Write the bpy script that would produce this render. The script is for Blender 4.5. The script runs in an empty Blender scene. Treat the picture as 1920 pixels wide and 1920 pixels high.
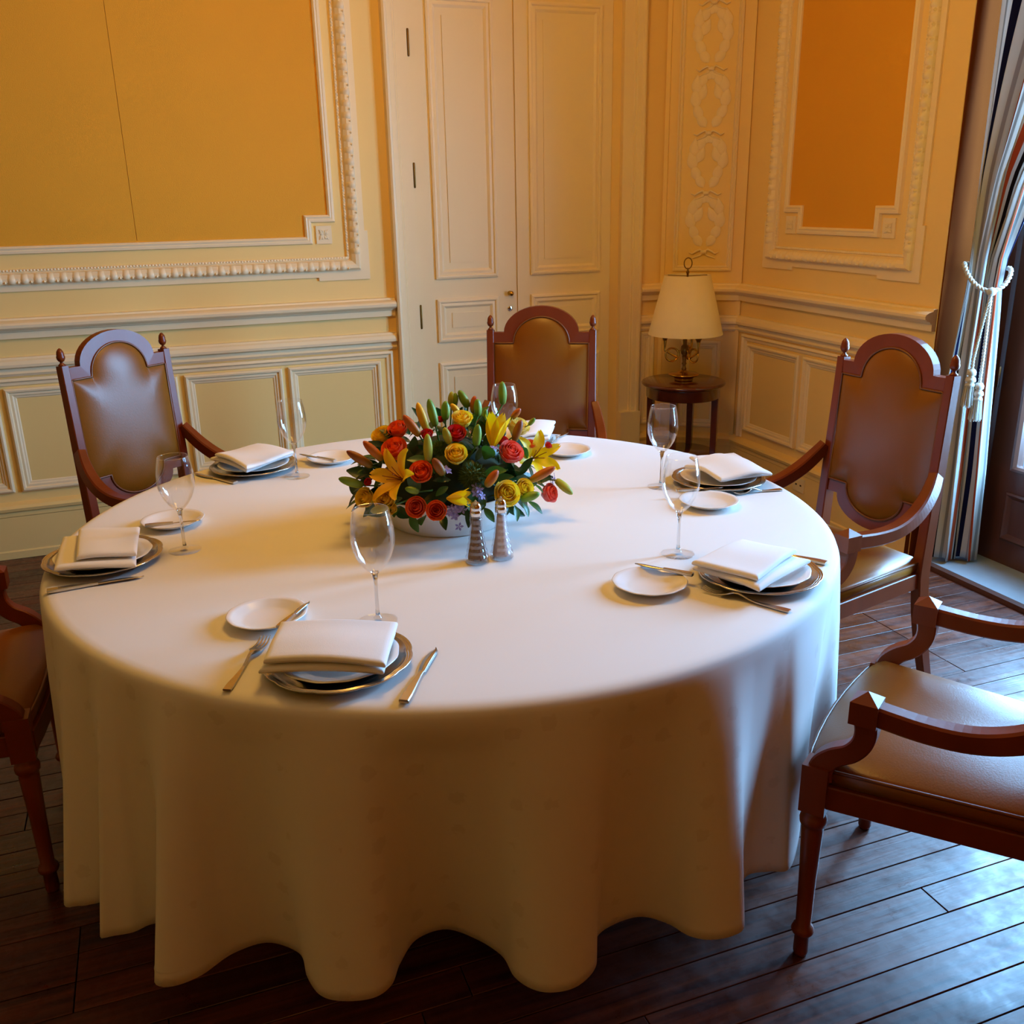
import bpy, math, random
import numpy as np
from mathutils import Vector, Matrix

random.seed(7)
PI = math.pi
sc = bpy.context.scene
C = sc.collection

# ---------------------------------------------------------------- camera
F_PX = 1763.69                       # focal length in pixels of the 1920 px frame
CAM = np.array([0.0, 0.0, 1.5686])
CAM_R = np.array([[0.93678, -0.34948, -0.01844],
                  [-0.12794, -0.29208, -0.94780],
                  [0.32586, 0.89023, -0.31829]])
u0 = CAM_R[2] / np.linalg.norm(CAM_R[2])
r0 = CAM_R[0] - u0 * (CAM_R[0] @ u0)
r0 /= np.linalg.norm(r0)
d0 = np.cross(u0, r0)
CAM_R = np.array([r0, d0, u0])
cd = bpy.data.cameras.new('camera')
cam = bpy.data.objects.new('camera', cd)
C.objects.link(cam)
cd.sensor_width = 36.0
cd.lens = 36.0 * F_PX / 1920.0
cd.clip_start = 0.02
m3 = Matrix((Vector(r0), Vector(-d0), Vector(-u0))).transposed()
cam.matrix_world = Matrix.Translation(Vector(CAM)) @ m3.to_4x4()
sc.camera = cam

# ---------------------------------------------------------------- world and light
w = bpy.data.worlds.new('sky')
sc.world = w
w.use_nodes = True
bg = w.node_tree.nodes['Background']
bg.inputs['Color'].default_value = (0.35, 0.65, 1.0, 1)
bg.inputs['Strength'].default_value = 1.6

def area(name, loc, target, sx, sy, power, color, spread=PI, shape='RECTANGLE'):
    l = bpy.data.lights.new(name, 'AREA')
    l.shape = shape
    l.size = sx
    if shape in ('RECTANGLE', 'ELLIPSE'):
        l.size_y = sy
    l.energy = power
    l.color = color
    l.spread = spread
    o = bpy.data.objects.new(name, l)
    C.objects.link(o)
    o.location = loc
    o.rotation_euler = (Vector(target) - Vector(loc)).to_track_quat('-Z', 'Y').to_euler()
    return o

# daylight arriving at the french door of the right wall
area('door_daylight', (3.62, 2.25, 1.62), (2.0, 2.25, 1.45), 1.5, 2.3, 1170, (0.26, 0.57, 1.0))

# warm chandelier light of the room, plus an added rear fill
def lamp(name, loc, power, color, radius):
    l = bpy.data.lights.new(name, 'POINT')
    l.energy = power
    l.color = color
    l.shadow_soft_size = radius
    o = bpy.data.objects.new(name, l)
    C.objects.link(o)
    o.location = loc
    return o
lamp('chandelier_light', (0.85, 2.55, 2.55), 104, (1.0, 0.515, 0.08), 0.28)
lamp('rear_warm_fill', (0.2, -1.6, 2.7), 18, (1.0, 0.46, 0.05), 0.28)  # added unseen fill, warms the front of the tablecloth

sc.view_settings.view_transform = 'Standard'
sc.view_settings.look = 'None'
sc.view_settings.gamma = 1.0
sc.view_settings.use_curve_mapping = False
sc.view_settings.exposure = -0.76
sc.cycles.use_denoising = True
sc.cycles.max_bounces = 10
sc.cycles.diffuse_bounces = 5
sc.cycles.transparent_max_bounces = 24
sc.cycles.caustics_reflective = False
sc.cycles.caustics_refractive = False

# ---------------------------------------------------------------- pixel helpers
def ray(u, v):
    return np.array([(u - 960) / F_PX, (v - 960) / F_PX, 1.0]) @ CAM_R

def at_z(u, v, z):
    d = ray(u, v)
    return CAM + d * ((z - CAM[2]) / d[2])

def at_depth(u, v, dep):
    return CAM + ray(u, v) * dep

def depth_of(p):
    return float((np.asarray(p) - CAM) @ CAM_R[2])

# ---------------------------------------------------------------- materials
MATS = {}
def nd(nt, t, **kw):
    n = nt.nodes.new(t)
    for k, v in kw.items():
        setattr(n, k, v)
    return n

def base_mat(name):
    m = bpy.data.materials.new(name)
    m.use_nodes = True
    nt = m.node_tree
    b = nt.nodes['Principled BSDF']
    MATS[name] = m
    return m, nt, b

def srgb(r, g, b):
    def f(c):
        c /= 255.0
        return c / 12.92 if c <= 0.04045 else ((c + 0.055) / 1.055) ** 2.4
    return (f(r), f(g), f(b))

def mat(name, col, rough=0.6, metal=0.0, var=0.08, scale=8.0, stretch=(1, 1, 1), bump=0.0, bscale=60.0,
        spec=0.5, coat=0.0, sheen=0.0, sss=0.0, rvar=0.0, coords='Object'):
    m, nt, b = base_mat(name)
    tc = nd(nt, 'ShaderNodeTexCoord')
    mp = nd(nt, 'ShaderNodeMapping')
    mp.inputs['Scale'].default_value = stretch
    nt.links.new(tc.outputs[coords], mp.inputs['Vector'])
    nz = nd(nt, 'ShaderNodeTexNoise')
    nz.inputs['Scale'].default_value = scale
    nz.inputs['Detail'].default_value = 5
    nt.links.new(mp.outputs['Vector'], nz.inputs['Vector'])
    mx = nd(nt, 'ShaderNodeMix', data_type='RGBA')
    lo = tuple(c * (1 - var) for c in col)
    hi = tuple(min(1, c * (1 + var)) for c in col)
    mx.inputs['A'].default_value = (*lo, 1)
    mx.inputs['B'].default_value = (*hi, 1)
    nt.links.new(nz.outputs['Fac'], mx.inputs['Factor'])
    nt.links.new(mx.outputs['Result'], b.inputs['Base Color'])
    b.inputs['Roughness'].default_value = rough
    b.inputs['Metallic'].default_value = metal
    b.inputs['Specular IOR Level'].default_value = spec
    b.inputs['Coat Weight'].default_value = coat
    b.inputs['Coat Roughness'].default_value = 0.15
    b.inputs['Sheen Weight'].default_value = sheen
    if sss:
        b.inputs['Subsurface Weight'].default_value = sss
        b.inputs['Subsurface Radius'].default_value = (0.01, 0.008, 0.004)
    if rvar:
        mr = nd(nt, 'ShaderNodeMapRange')
        mr.inputs['To Min'].default_value = max(0.02, rough - rvar)
        mr.inputs['To Max'].default_value = rough + rvar
        nt.links.new(nz.outputs['Fac'], mr.inputs['Value'])
        nt.links.new(mr.outputs['Result'], b.inputs['Roughness'])
    if bump:
        n2 = nd(nt, 'ShaderNodeTexNoise')
        n2.inputs['Scale'].default_value = bscale
        n2.inputs['Detail'].default_value = 4
        nt.links.new(mp.outputs['Vector'], n2.inputs['Vector'])
        bp = nd(nt, 'ShaderNodeBump')
        bp.inputs['Strength'].default_value = bump
        bp.inputs['Distance'].default_value = 0.004
        nt.links.new(n2.outputs['Fac'], bp.inputs['Height'])
        nt.links.new(bp.outputs['Normal'], b.inputs['Normal'])
    return m

mat('cream', srgb(240, 206, 130), 0.55, var=0.03, scale=3, bump=0.05)
mat('ivory', srgb(240, 218, 174), 0.5, var=0.03, scale=4, bump=0.04)
mat('door_paint', srgb(238, 216, 168), 0.45, var=0.03, scale=3, bump=0.04)
mat('wall_fabric', srgb(227, 159, 28), 0.75, var=0.05, scale=2.5, bump=0.25, bscale=420, sheen=0.1)
mat('niche_shade_brown', srgb(98, 42, 4), 0.9, var=0.05, scale=2.5, bump=0.2, bscale=420, spec=0.08)  # brown lining tone, darkened further to stand in for missing shade
mat('ceiling_white', srgb(206, 172, 112), 0.8, var=0.02)
mat('dark_door_wood', srgb(86, 50, 38), 0.4, var=0.25, scale=6, stretch=(8, 8, 0.7), bump=0.08, bscale=40, coat=0.3)
mat('stone', srgb(150, 158, 165), 0.5, var=0.15, scale=14, bump=0.15, bscale=70)
mat('brass', srgb(206, 158, 62), 0.2, 1.0, var=0.15, scale=20)
mat('old_brass', srgb(128, 94, 44), 0.4, 1.0, var=0.3, scale=30)
mat('steel', srgb(190, 190, 190), 0.25, 1.0, var=0.05)
mat('silver', srgb(205, 198, 186), 0.24, 1.0, var=0.08, scale=30)
mat('chrome', srgb(225, 225, 225), 0.08, 1.0, var=0.03)
mat('mahogany', srgb(116, 46, 9), 0.36, var=0.3, scale=5, stretch=(3, 3, 1), bump=0.05, bscale=30, coat=0.05, spec=0.38, rvar=0.06)
mat('side_table_wood', srgb(86, 34, 20), 0.2, var=0.3, scale=7, stretch=(1, 4, 4), coat=0.6)
mat('leather', srgb(130, 75, 12), 0.34, var=0.12, scale=5, bump=0.08, bscale=260, rvar=0.05, spec=0.4)
mat('leather_piping', srgb(112, 60, 22), 0.38, var=0.1, bump=0.05)
mat('napkin_cloth', (0.84, 0.83, 0.82), 0.85, var=0.02, scale=10, bump=0.08, bscale=500, sheen=0.1)
mat('porcelain', (0.86, 0.85, 0.83), 0.12, var=0.01, spec=0.6, coat=0.3)
mat('bowl_ceramic', (0.82, 0.80, 0.77), 0.3, var=0.02)
mat('shade_fabric', srgb(236, 218, 180), 0.9, var=0.03, scale=30, bump=0.05, bscale=400)
mat('cord_fabric', srgb(196, 196, 190), 0.8, var=0.1, scale=60, bump=0.3, bscale=300)
mat('rose_orange', srgb(255, 106, 30), 0.5, var=0.15, scale=25, sheen=0.2)
mat('rose_red', srgb(214, 34, 26), 0.5, var=0.15, scale=25, sheen=0.2)
mat('rose_coral', srgb(255, 106, 82), 0.5, var=0.12, scale=25, sheen=0.2)
mat('rose_yellow', srgb(255, 216, 44), 0.5, var=0.10, scale=25, sheen=0.2)
mat('rose_pale', srgb(255, 226, 120), 0.5, var=0.10, scale=25, sheen=0.2)
mat('lily_yellow', srgb(255, 214, 10), 0.45, var=0.08, scale=20)
mat('lily_gold', srgb(252, 190, 14), 0.45, var=0.08, scale=20)
mat('stamen', srgb(150, 90, 20), 0.8)
mat('leaf_dark', srgb(28, 62, 22), 0.35, var=0.35, scale=18, coat=0.2)
mat('leaf_mid', srgb(54, 98, 30), 0.38, var=0.3, scale=18, coat=0.2)
mat('leaf_blue', srgb(70, 104, 92), 0.4, var=0.2, scale=18)
mat('stem_green', srgb(74, 116, 34), 0.5, var=0.2)
mat('dianthus_green', srgb(70, 92, 22), 0.8, var=0.35, scale=60)
mat('floret_blue', srgb(150, 138, 196), 0.6, var=0.2, scale=40)
mat('foam_green', srgb(26, 44, 18), 0.9, var=0.3, scale=40)
mat('salt', srgb(236, 220, 214), 0.9, var=0.05, scale=200)
mat('pepper', srgb(120, 98, 84), 0.9, var=0.5, scale=300)
mat('outlet_plastic', srgb(236, 214, 160), 0.4)
mat('dark_hole', srgb(20, 14, 10), 0.6)
mat('candle_bulb', (0.9, 0.85, 0.7), 0.3)

def grad_mat(name, stops, rough=0.45):
    m, nt, b = base_mat(name)
    tc = nd(nt, 'ShaderNodeTexCoord')
    sp = nd(nt, 'ShaderNodeSeparateXYZ')
    nt.links.new(tc.outputs['UV'], sp.inputs['Vector'])
    nz = nd(nt, 'ShaderNodeTexNoise')
    nz.inputs['Scale'].default_value = 30
    ad = nd(nt, 'ShaderNodeMath', operation='MULTIPLY_ADD')
    ad.inputs[1].default_value = 0.25
    nt.links.new(nz.outputs['Fac'], ad.inputs[0])
    nt.links.new(sp.outputs['Y'], ad.inputs[2])
    rp = nd(nt, 'ShaderNodeValToRGB')
    el = rp.color_ramp.elements
    while len(el) > 1:
        el.remove(el[-1])
    for i, (pos, c) in enumerate(stops):
        e = el[0] if i == 0 else el.new(pos)
        e.position = pos
        e.color = (*c, 1)
    nt.links.new(ad.outputs[0], rp.inputs['Fac'])
    nt.links.new(rp.outputs['Color'], b.inputs['Base Color'])
    b.inputs['Roughness'].default_value = rough
    return m
grad_mat('bud_green', [(0.1, srgb(92, 128, 30)), (0.6, srgb(132, 164, 44)), (1.1, srgb(100, 140, 40))])
grad_mat('bud_yellow', [(0.1, srgb(176, 170, 40)), (0.5, srgb(226, 186, 30)), (1.0, srgb(236, 176, 20))])
grad_mat('bud_lime', [(0.1, srgb(150, 158, 36)), (0.6, srgb(178, 172, 44)), (1.0, srgb(160, 160, 40))])
grad_mat('bud_orange', [(0.1, srgb(160, 136, 26)), (0.5, srgb(196, 116, 22)), (1.0, srgb(178, 76, 20))])
grad_mat('bud_brown', [(0.1, srgb(112, 106, 20)), (0.5, srgb(150, 96, 20)), (1.0, srgb(134, 62, 20))])

def glass_mat(name, tint, edge, base=0.025, power=5.0, rough=0.0):
    m = bpy.data.materials.new(name)
    m.use_nodes = True
    nt = m.node_tree
    nt.nodes.clear()
    out = nd(nt, 'ShaderNodeOutputMaterial')
    tr = nd(nt, 'ShaderNodeBsdfTransparent')
    tr.inputs['Color'].default_value = (*tint, 1)
    gl = nd(nt, 'ShaderNodeBsdfGlossy')
    gl.inputs['Color'].default_value = (1, 1, 1, 1)
    gl.inputs['Roughness'].default_value = rough
    lw = nd(nt, 'ShaderNodeLayerWeight')
    pw = nd(nt, 'ShaderNodeMath', operation='POWER')
    pw.inputs[1].default_value = power
    nt.links.new(lw.outputs['Facing'], pw.inputs[0])
    ml = nd(nt, 'ShaderNodeMath', operation='MULTIPLY_ADD')
    ml.inputs[1].default_value = edge
    ml.inputs[2].default_value = base
    ml.use_clamp = True
    nt.links.new(pw.outputs[0], ml.inputs[0])
    mx = nd(nt, 'ShaderNodeMixShader')
    nt.links.new(ml.outputs[0], mx.inputs['Fac'])
    nt.links.new(tr.outputs['BSDF'], mx.inputs[1])
    nt.links.new(gl.outputs['BSDF'], mx.inputs[2])
    nt.links.new(mx.outputs['Shader'], out.inputs['Surface'])
    MATS[name] = m
    return m
glass_mat('clear_glass', (0.985, 0.988, 0.99), 0.75, 0.03, 3.0)
glass_mat('foot_glass', (0.992, 0.992, 0.992), 0.7, 0.012, 6.0)
m_, nt_, b_ = base_mat('stem_glass')
b_.inputs['Transmission Weight'].default_value = 1.0
b_.inputs['Roughness'].default_value = 0.0
b_.inputs['IOR'].default_value = 1.45
glass_mat('cut_glass', (0.88, 0.89, 0.92), 0.8, 0.12)
glass_mat('pane_glass', (0.95, 0.97, 0.97), 0.9)

def cloth_mat():
    m, nt, b = base_mat('damask')
    tc = nd(nt, 'ShaderNodeTexCoord')
    # sparse woven motifs: one blurry blossom per voronoi cell, slightly shinier and paler
    vo = nd(nt, 'ShaderNodeTexVoronoi')
    vo.inputs['Scale'].default_value = 13.0
    vo.inputs['Randomness'].default_value = 0.25
    nt.links.new(tc.outputs['Object'], vo.inputs['Vector'])
    n1 = nd(nt, 'ShaderNodeTexNoise')
    n1.inputs['Scale'].default_value = 90
    nt.links.new(tc.outputs['Object'], n1.inputs['Vector'])
    ad = nd(nt, 'ShaderNodeMath', operation='MULTIPLY_ADD')
    ad.inputs[1].default_value = 0.30
    nt.links.new(n1.outputs['Fac'], ad.inputs[0])
    nt.links.new(vo.outputs['Distance'], ad.inputs[2])
    mr = nd(nt, 'ShaderNodeMapRange')
    mr.inputs['From Min'].default_value = 0.33
    mr.inputs['From Max'].default_value = 0.37
    mr.inputs['To Min'].default_value = 1.0
    mr.inputs['To Max'].default_value = 0.0
    nt.links.new(ad.outputs[0], mr.inputs['Value'])
    mx = nd(nt, 'ShaderNodeMix', data_type='RGBA')
    mx.inputs['A'].default_value = (0.80, 0.79, 0.77, 1)
    mx.inputs['B'].default_value = (0.745, 0.725, 0.70, 1)
    nt.links.new(mr.outputs['Result'], mx.inputs['Factor'])
    nt.links.new(mx.outputs['Result'], b.inputs['Base Color'])
    b.inputs['Roughness'].default_value = 0.8
    b.inputs['Sheen Weight'].default_value = 0.1
    wv = nd(nt, 'ShaderNodeTexNoise')
    wv.inputs['Scale'].default_value = 700
    nt.links.new(tc.outputs['Object'], wv.inputs['Vector'])
    bp = nd(nt, 'ShaderNodeBump')
    bp.inputs['Strength'].default_value = 0.06
    bp.inputs['Distance'].default_value = 0.002
    nt.links.new(wv.outputs['Fac'], bp.inputs['Height'])
    nt.links.new(bp.outputs['Normal'], b.inputs['Normal'])
cloth_mat()

def plank_mat():
    m, nt, b = base_mat('plank_wood')
    tc = nd(nt, 'ShaderNodeTexCoord')
    oi = nd(nt, 'ShaderNodeObjectInfo')
    mp = nd(nt, 'ShaderNodeMapping')
    mp.inputs['Scale'].default_value = (1.2, 26, 26)
    nt.links.new(tc.outputs['Object'], mp.inputs['Vector'])
    cb = nd(nt, 'ShaderNodeCombineXYZ')
    ml = nd(nt, 'ShaderNodeMath', operation='MULTIPLY')
    ml.inputs[1].default_value = 37.0
    nt.links.new(oi.outputs['Random'], ml.inputs[0])
    nt.links.new(ml.outputs[0], cb.inputs['X'])
    nt.links.new(ml.outputs[0], cb.inputs['Z'])
    nt.links.new(cb.outputs['Vector'], mp.inputs['Location'])
    nz = nd(nt, 'ShaderNodeTexNoise')
    nz.inputs['Scale'].default_value = 2.2
    nz.inputs['Detail'].default_value = 8
    nz.inputs['Distortion'].default_value = 0.6
    nt.links.new(mp.outputs['Vector'], nz.inputs['Vector'])
    rp = nd(nt, 'ShaderNodeValToRGB')
    el = rp.color_ramp.elements
    el[0].position = 0.3
    el[0].color = (*srgb(58, 22, 11), 1)
    el[1].position = 0.72
    el[1].color = (*srgb(112, 54, 27), 1)
    nt.links.new(nz.outputs['Fac'], rp.inputs['Fac'])
    hs = nd(nt, 'ShaderNodeHueSaturation')
    mr = nd(nt, 'ShaderNodeMapRange')
    mr.inputs['To Min'].default_value = 0.7
    mr.inputs['To Max'].default_value = 1.25
    nt.links.new(oi.outputs['Random'], mr.inputs['Value'])
    nt.links.new(mr.outputs['Result'], hs.inputs['Value'])
    nt.links.new(rp.outputs['Color'], hs.inputs['Color'])
    nt.links.new(hs.outputs['Color'], b.inputs['Base Color'])
    # worn varnish: blotches plus fine scratches
    n2 = nd(nt, 'ShaderNodeTexNoise')
    n2.inputs['Scale'].default_value = 7
    n2.inputs['Detail'].default_value = 10
    n2.inputs['Roughness'].default_value = 0.7
    nt.links.new(tc.outputs['Object'], n2.inputs['Vector'])
    m2 = nd(nt, 'ShaderNodeMapRange')
    m2.inputs['From Min'].default_value = 0.3
    m2.inputs['From Max'].default_value = 0.7
    m2.inputs['To Min'].default_value = 0.20
    m2.inputs['To Max'].default_value = 0.62
    nt.links.new(n2.outputs['Fac'], m2.inputs['Value'])
    nt.links.new(m2.outputs['Result'], b.inputs['Roughness'])
    b.inputs['Specular IOR Level'].default_value = 0.5
    b.inputs['Coat Weight'].default_value = 0.2
    n3 = nd(nt, 'ShaderNodeTexNoise')
    n3.inputs['Scale'].default_value = 38
    n3.inputs['Detail'].default_value = 6
    nt.links.new(tc.outputs['Object'], n3.inputs['Vector'])
    m3_ = nd(nt, 'ShaderNodeMapRange')
    m3_.inputs['From Min'].default_value = 0.35
    m3_.inputs['From Max'].default_value = 0.65
    m3_.inputs['To Min'].default_value = 0.12
    m3_.inputs['To Max'].default_value = 0.45
    nt.links.new(n3.outputs['Fac'], m3_.inputs['Value'])
    nt.links.new(m3_.outputs['Result'], b.inputs['Coat Roughness'])
    bp = nd(nt, 'ShaderNodeBump')
    bp.inputs['Strength'].default_value = 0.28
    bp.inputs['Distance'].default_value = 0.003
    nt.links.new(nz.outputs['Fac'], bp.inputs['Height'])
    nt.links.new(bp.outputs['Normal'], b.inputs['Normal'])
plank_mat()

def stripe_mat():
    m, nt, b = base_mat('striped_curtain')
    tc = nd(nt, 'ShaderNodeTexCoord')
    sp = nd(nt, 'ShaderNodeSeparateXYZ')
    nt.links.new(tc.outputs['UV'], sp.inputs['Vector'])
    fr = nd(nt, 'ShaderNodeMath', operation='FRACT')
    nt.links.new(sp.outputs['X'], fr.inputs[0])
    rp = nd(nt, 'ShaderNodeValToRGB')
    rp.color_ramp.interpolation = 'CONSTANT'
    cols = [(0.0, (202, 200, 194)), (0.14, (146, 148, 146)), (0.22, (202, 200, 194)), (0.34, (22, 26, 58)), (0.46, (202, 200, 194)), (0.58, (158, 152, 152)),
            (0.64, (202, 200, 194)), (0.74, (178, 76, 46)), (0.86, (202, 200, 194)), (0.92, (30, 26, 32))]
    el = rp.color_ramp.elements
    while len(el) > 1:
        el.remove(el[-1])
    for i, (pos, c) in enumerate(cols):
        e = el[0] if i == 0 else el.new(pos)
        e.position = pos
        e.color = (*srgb(*c), 1)
    nt.links.new(fr.outputs[0], rp.inputs['Fac'])
    nt.links.new(rp.outputs['Color'], b.inputs['Base Color'])
    b.inputs['Roughness'].default_value = 0.95
    b.inputs['Specular IOR Level'].default_value = 0.1
stripe_mat()

def translucent(name, fac):
    nt = MATS[name].node_tree
    b = nt.nodes['Principled BSDF']
    out = nt.nodes['Material Output']
    tr = nd(nt, 'ShaderNodeBsdfTranslucent')
    lk = b.inputs['Base Color'].links
    if lk:
        nt.links.new(lk[0].from_socket, tr.inputs['Color'])
    mx = nd(nt, 'ShaderNodeMixShader')
    mx.inputs['Fac'].default_value = fac
    nt.links.new(b.outputs['BSDF'], mx.inputs[1])
    nt.links.new(tr.outputs['BSDF'], mx.inputs[2])
    nt.links.new(mx.outputs['Shader'], out.inputs['Surface'])
for n_ in ('rose_orange', 'rose_red', 'rose_coral', 'rose_yellow', 'rose_pale', 'lily_yellow', 'lily_gold', 'leaf_dark', 'leaf_mid', 'leaf_blue'):
    translucent(n_, 0.3)
translucent('striped_curtain', 0.35)

# ---------------------------------------------------------------- mesh helpers
class MB:
    def __init__(self):
        self.v, self.f, self.s, self.uv = [], [], [], None

    def add(self, vs, fs, smooth=False):
        o = len(self.v)
        self.v += [tuple(map(float, p)) for p in vs]
        self.f += [tuple(i + o for i in f) for f in fs]
        self.s += [smooth] * len(fs)
        return self

    def box(self, x0, x1, y0, y1, z0, z1):
        vs = [(x, y, z) for z in (z0, z1) for y in (y0, y1) for x in (x0, x1)]
        fs = [(0, 2, 3, 1), (4, 5, 7, 6), (0, 1, 5, 4), (2, 6, 7, 3), (0, 4, 6, 2), (1, 3, 7, 5)]
        return self.add(vs, fs)

    def obox(self, cen, ax, ay, az):
        """box from centre and three half-axis vectors"""
        cen, ax, ay, az = map(np.asarray, (cen, ax, ay, az))
        vs = [cen + sx * ax + sy * ay + sz * az for sz in (-1, 1) for sy in (-1, 1) for sx in (-1, 1)]
        fs = [(0, 2, 3, 1), (4, 5, 7, 6), (0, 1, 5, 4), (2, 6, 7, 3), (0, 4, 6, 2), (1, 3, 7, 5)]
        return self.add(vs, fs)

    def grid(self, P, closed_u=False, closed_v=False, smooth=True):
        """P[i][j] -> point"""
        n, m = len(P), len(P[0])
        vs = [p for row in P for p in row]
        fs = []
        for i in range(n - (0 if closed_u else 1)):
            for j in range(m - (0 if closed_v else 1)):
                a, b_ = i * m + j, i * m + (j + 1) % m
                c_, d_ = ((i + 1) % n) * m + (j + 1) % m, ((i + 1) % n) * m + j
                fs.append((a, b_, c_, d_))
        return self.add(vs, fs, smooth)

    def lathe(self, prof, n=24, cen=(0, 0, 0), mod=None, smooth=True, cap=True):
        P = []
        for (r, z) in prof:
            row = []
            for k in range(n):
                a = 2 * PI * k / n
                rr = r * (mod(a, r, z) if mod else 1)
                row.append((cen[0] + rr * math.cos(a), cen[1] + rr * math.sin(a), cen[2] + z))
            P.append(row)
        self.grid(P, False, True, smooth)
        if cap:
            o = len(self.v)
            for i, rev in ((0, True), (len(P) - 1, False)):
                if prof[i][0] > 1e-5:
                    idx = list(range(n))
                    self.add(P[i], [tuple(idx[::-1] if rev else idx)], False)
        return self

    def tube(self, pts, r, n=8, closed=False, smooth=True):
        pts = [np.asarray(p, float) for p in pts]
        N = len(pts)
        rr = r if hasattr(r, '__len__') else [r] * N
        P = []
        prev = None
        for i in range(N):
            a = pts[(i - 1) % N] if (i > 0 or closed) else pts[0]
            b_ = pts[(i + 1) % N] if (i < N - 1 or closed) else pts[-1]
            t = b_ - a
            t = t / (np.linalg.norm(t) + 1e-12)
            if prev is None:
                x = np.cross(t, (0, 0, 1.0))
                if np.linalg.norm(x) < 0.1:
                    x = np.cross(t, (1.0, 0, 0))
            else:
                x = prev - t * (prev @ t)
            x = x / (np.linalg.norm(x) + 1e-12)
            prev = x
            y = np.cross(t, x)
            P.append([pts[i] + rr[i] * (math.cos(2 * PI * k / n) * x + math.sin(2 * PI * k / n) * y) for k in range(n)])
        self.grid(P, closed, True, smooth)
        if not closed:
            self.add(P[0], [tuple(range(n))])
            self.add(P[-1], [tuple(range(n))[::-1]])
        return self

    def bar(self, pts, w, h, side, smooth=False, bev=0.18, fine=0):
        """chamfered rectangular section swept along pts; side(i) gives the width direction"""
        pts = [np.asarray(p, float) for p in pts]
        if fine:
            n0 = len(pts)
            k_ = np.linspace(0, n0 - 1, (n0 - 1) * fine + 1)
            def cr(vals):
                vals = [np.asarray(q, float) for q in vals]
                out = []
                for t in k_:
                    i = min(int(t), n0 - 2)
                    f = t - i
                    p0, p1, p2, p3 = vals[max(i - 1, 0)], vals[i], vals[i + 1], vals[min(i + 2, n0 - 1)]
                    out.append(0.5 * (2 * p1 + (p2 - p0) * f + (2 * p0 - 5 * p1 + 4 * p2 - p3) * f * f + (3 * p1 - p0 - 3 * p2 + p3) * f ** 3))
                return out
            pts = cr(pts)
            w = cr(w) if hasattr(w, '__len__') else w
            h = cr(h) if hasattr(h, '__len__') else h
        N = len(pts)
        P = []
        for i in range(N):
            t = pts[min(i + 1, N - 1)] - pts[max(i - 1, 0)]
            t /= np.linalg.norm(t) + 1e-12
            x = np.asarray(side(i) if callable(side) else side, float)
            x = x - t * (x @ t)
            x /= np.linalg.norm(x)
            y = np.cross(x, t)
            ww = (w[i] if hasattr(w, '__len__') else w) / 2
            hh = (h[i] if hasattr(h, '__len__') else h) / 2
            b_ = bev * min(ww, hh)
            sec = [(-ww, -hh + b_), (-ww + b_, -hh), (ww - b_, -hh), (ww, -hh + b_), (ww, hh - b_), (ww - b_, hh), (-ww + b_, hh), (-ww, hh - b_)]
            P.append([pts[i] + a * x + c * y for a, c in sec])
        self.grid(P, False, True, smooth)
        self.add(P[0], [tuple(range(8))])
        self.add(P[-1], [tuple(range(8))[::-1]])
        return self

    def mesh(self, name, m):
        me = bpy.data.meshes.new(name)
        me.from_pydata(self.v, [], self.f)
        me.polygons.foreach_set('use_smooth', self.s)
        if m:
            me.materials.append(MATS[m])
        if self.uv is not None:
            ul = me.uv_layers.new(name='UVMap')
            li = np.zeros(len(me.loops), dtype=np.int32)
            me.loops.foreach_get('vertex_index', li)
            ul.data.foreach_set('uv', np.asarray(self.uv, dtype=np.float32)[li].ravel())
        me.update()
        return me

    def build(self, name, m, parent=None, loc=None, rot=None):
        return link(name, self.mesh(name, m), parent, loc, rot)

def link(name, data, parent=None, loc=None, rot=None, scale=None):
    o = bpy.data.objects.new(name, data)
    C.objects.link(o)
    if parent is not None:
        o.parent = parent
    if loc is not None:
        o.location = tuple(map(float, loc))
    if rot is not None:
        o.rotation_euler = rot
    if scale is not None:
        o.scale = scale if hasattr(scale, '__len__') else (scale,) * 3
    return o

def tag(o, label=None, cat=None, group=None, kind=None):
    if label: o['label'] = label
    if cat: o['category'] = cat
    if group: o['group'] = group
    if kind: o['kind'] = kind
    return o

def thing(name, label, cat, loc=(0, 0, 0), rotz=0.0, group=None):
    o = link(name, None, None, loc, (0, 0, rotz))
    o.empty_display_size = 0.05
    return tag(o, label, cat, group)

def dup(root, **kw):
    r = root.copy()
    C.objects.link(r)
    for ch in list(root.children):
        c = ch.copy()
        C.objects.link(c)
        c.parent = r
        for g in ch.children:
            d = g.copy()
            C.objects.link(d)
            d.parent = c
    return r

def rebase(t, p):
    """move an unrotated thing's origin to its base without moving its parts"""
    p = Vector(tuple(map(float, p)))
    for c_ in t.children:
        c_.location = c_.location - p
    t.location = p

def frame_to(axis, up=(0, 0, 1)):
    """rotation matrix with z along axis"""
    z = Vector(axis).normalized()
    x = Vector(up).cross(z)
    if x.length < 1e-3:
        x = Vector((1, 0, 0)).cross(z)
    x.normalize()
    y = z.cross(x)
    return Matrix((x, y, z)).transposed()

# a wall plane: (u, z, h) -> world
class Plane:
    def __init__(self, o, u, n):
        self.o, self.u, self.n = map(lambda a: np.asarray(a, float), (o, u, n))

    def __call__(self, u, z, h=0.0):
        return self.o + self.u * u + np.array([0, 0, z]) + self.n * h

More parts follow.
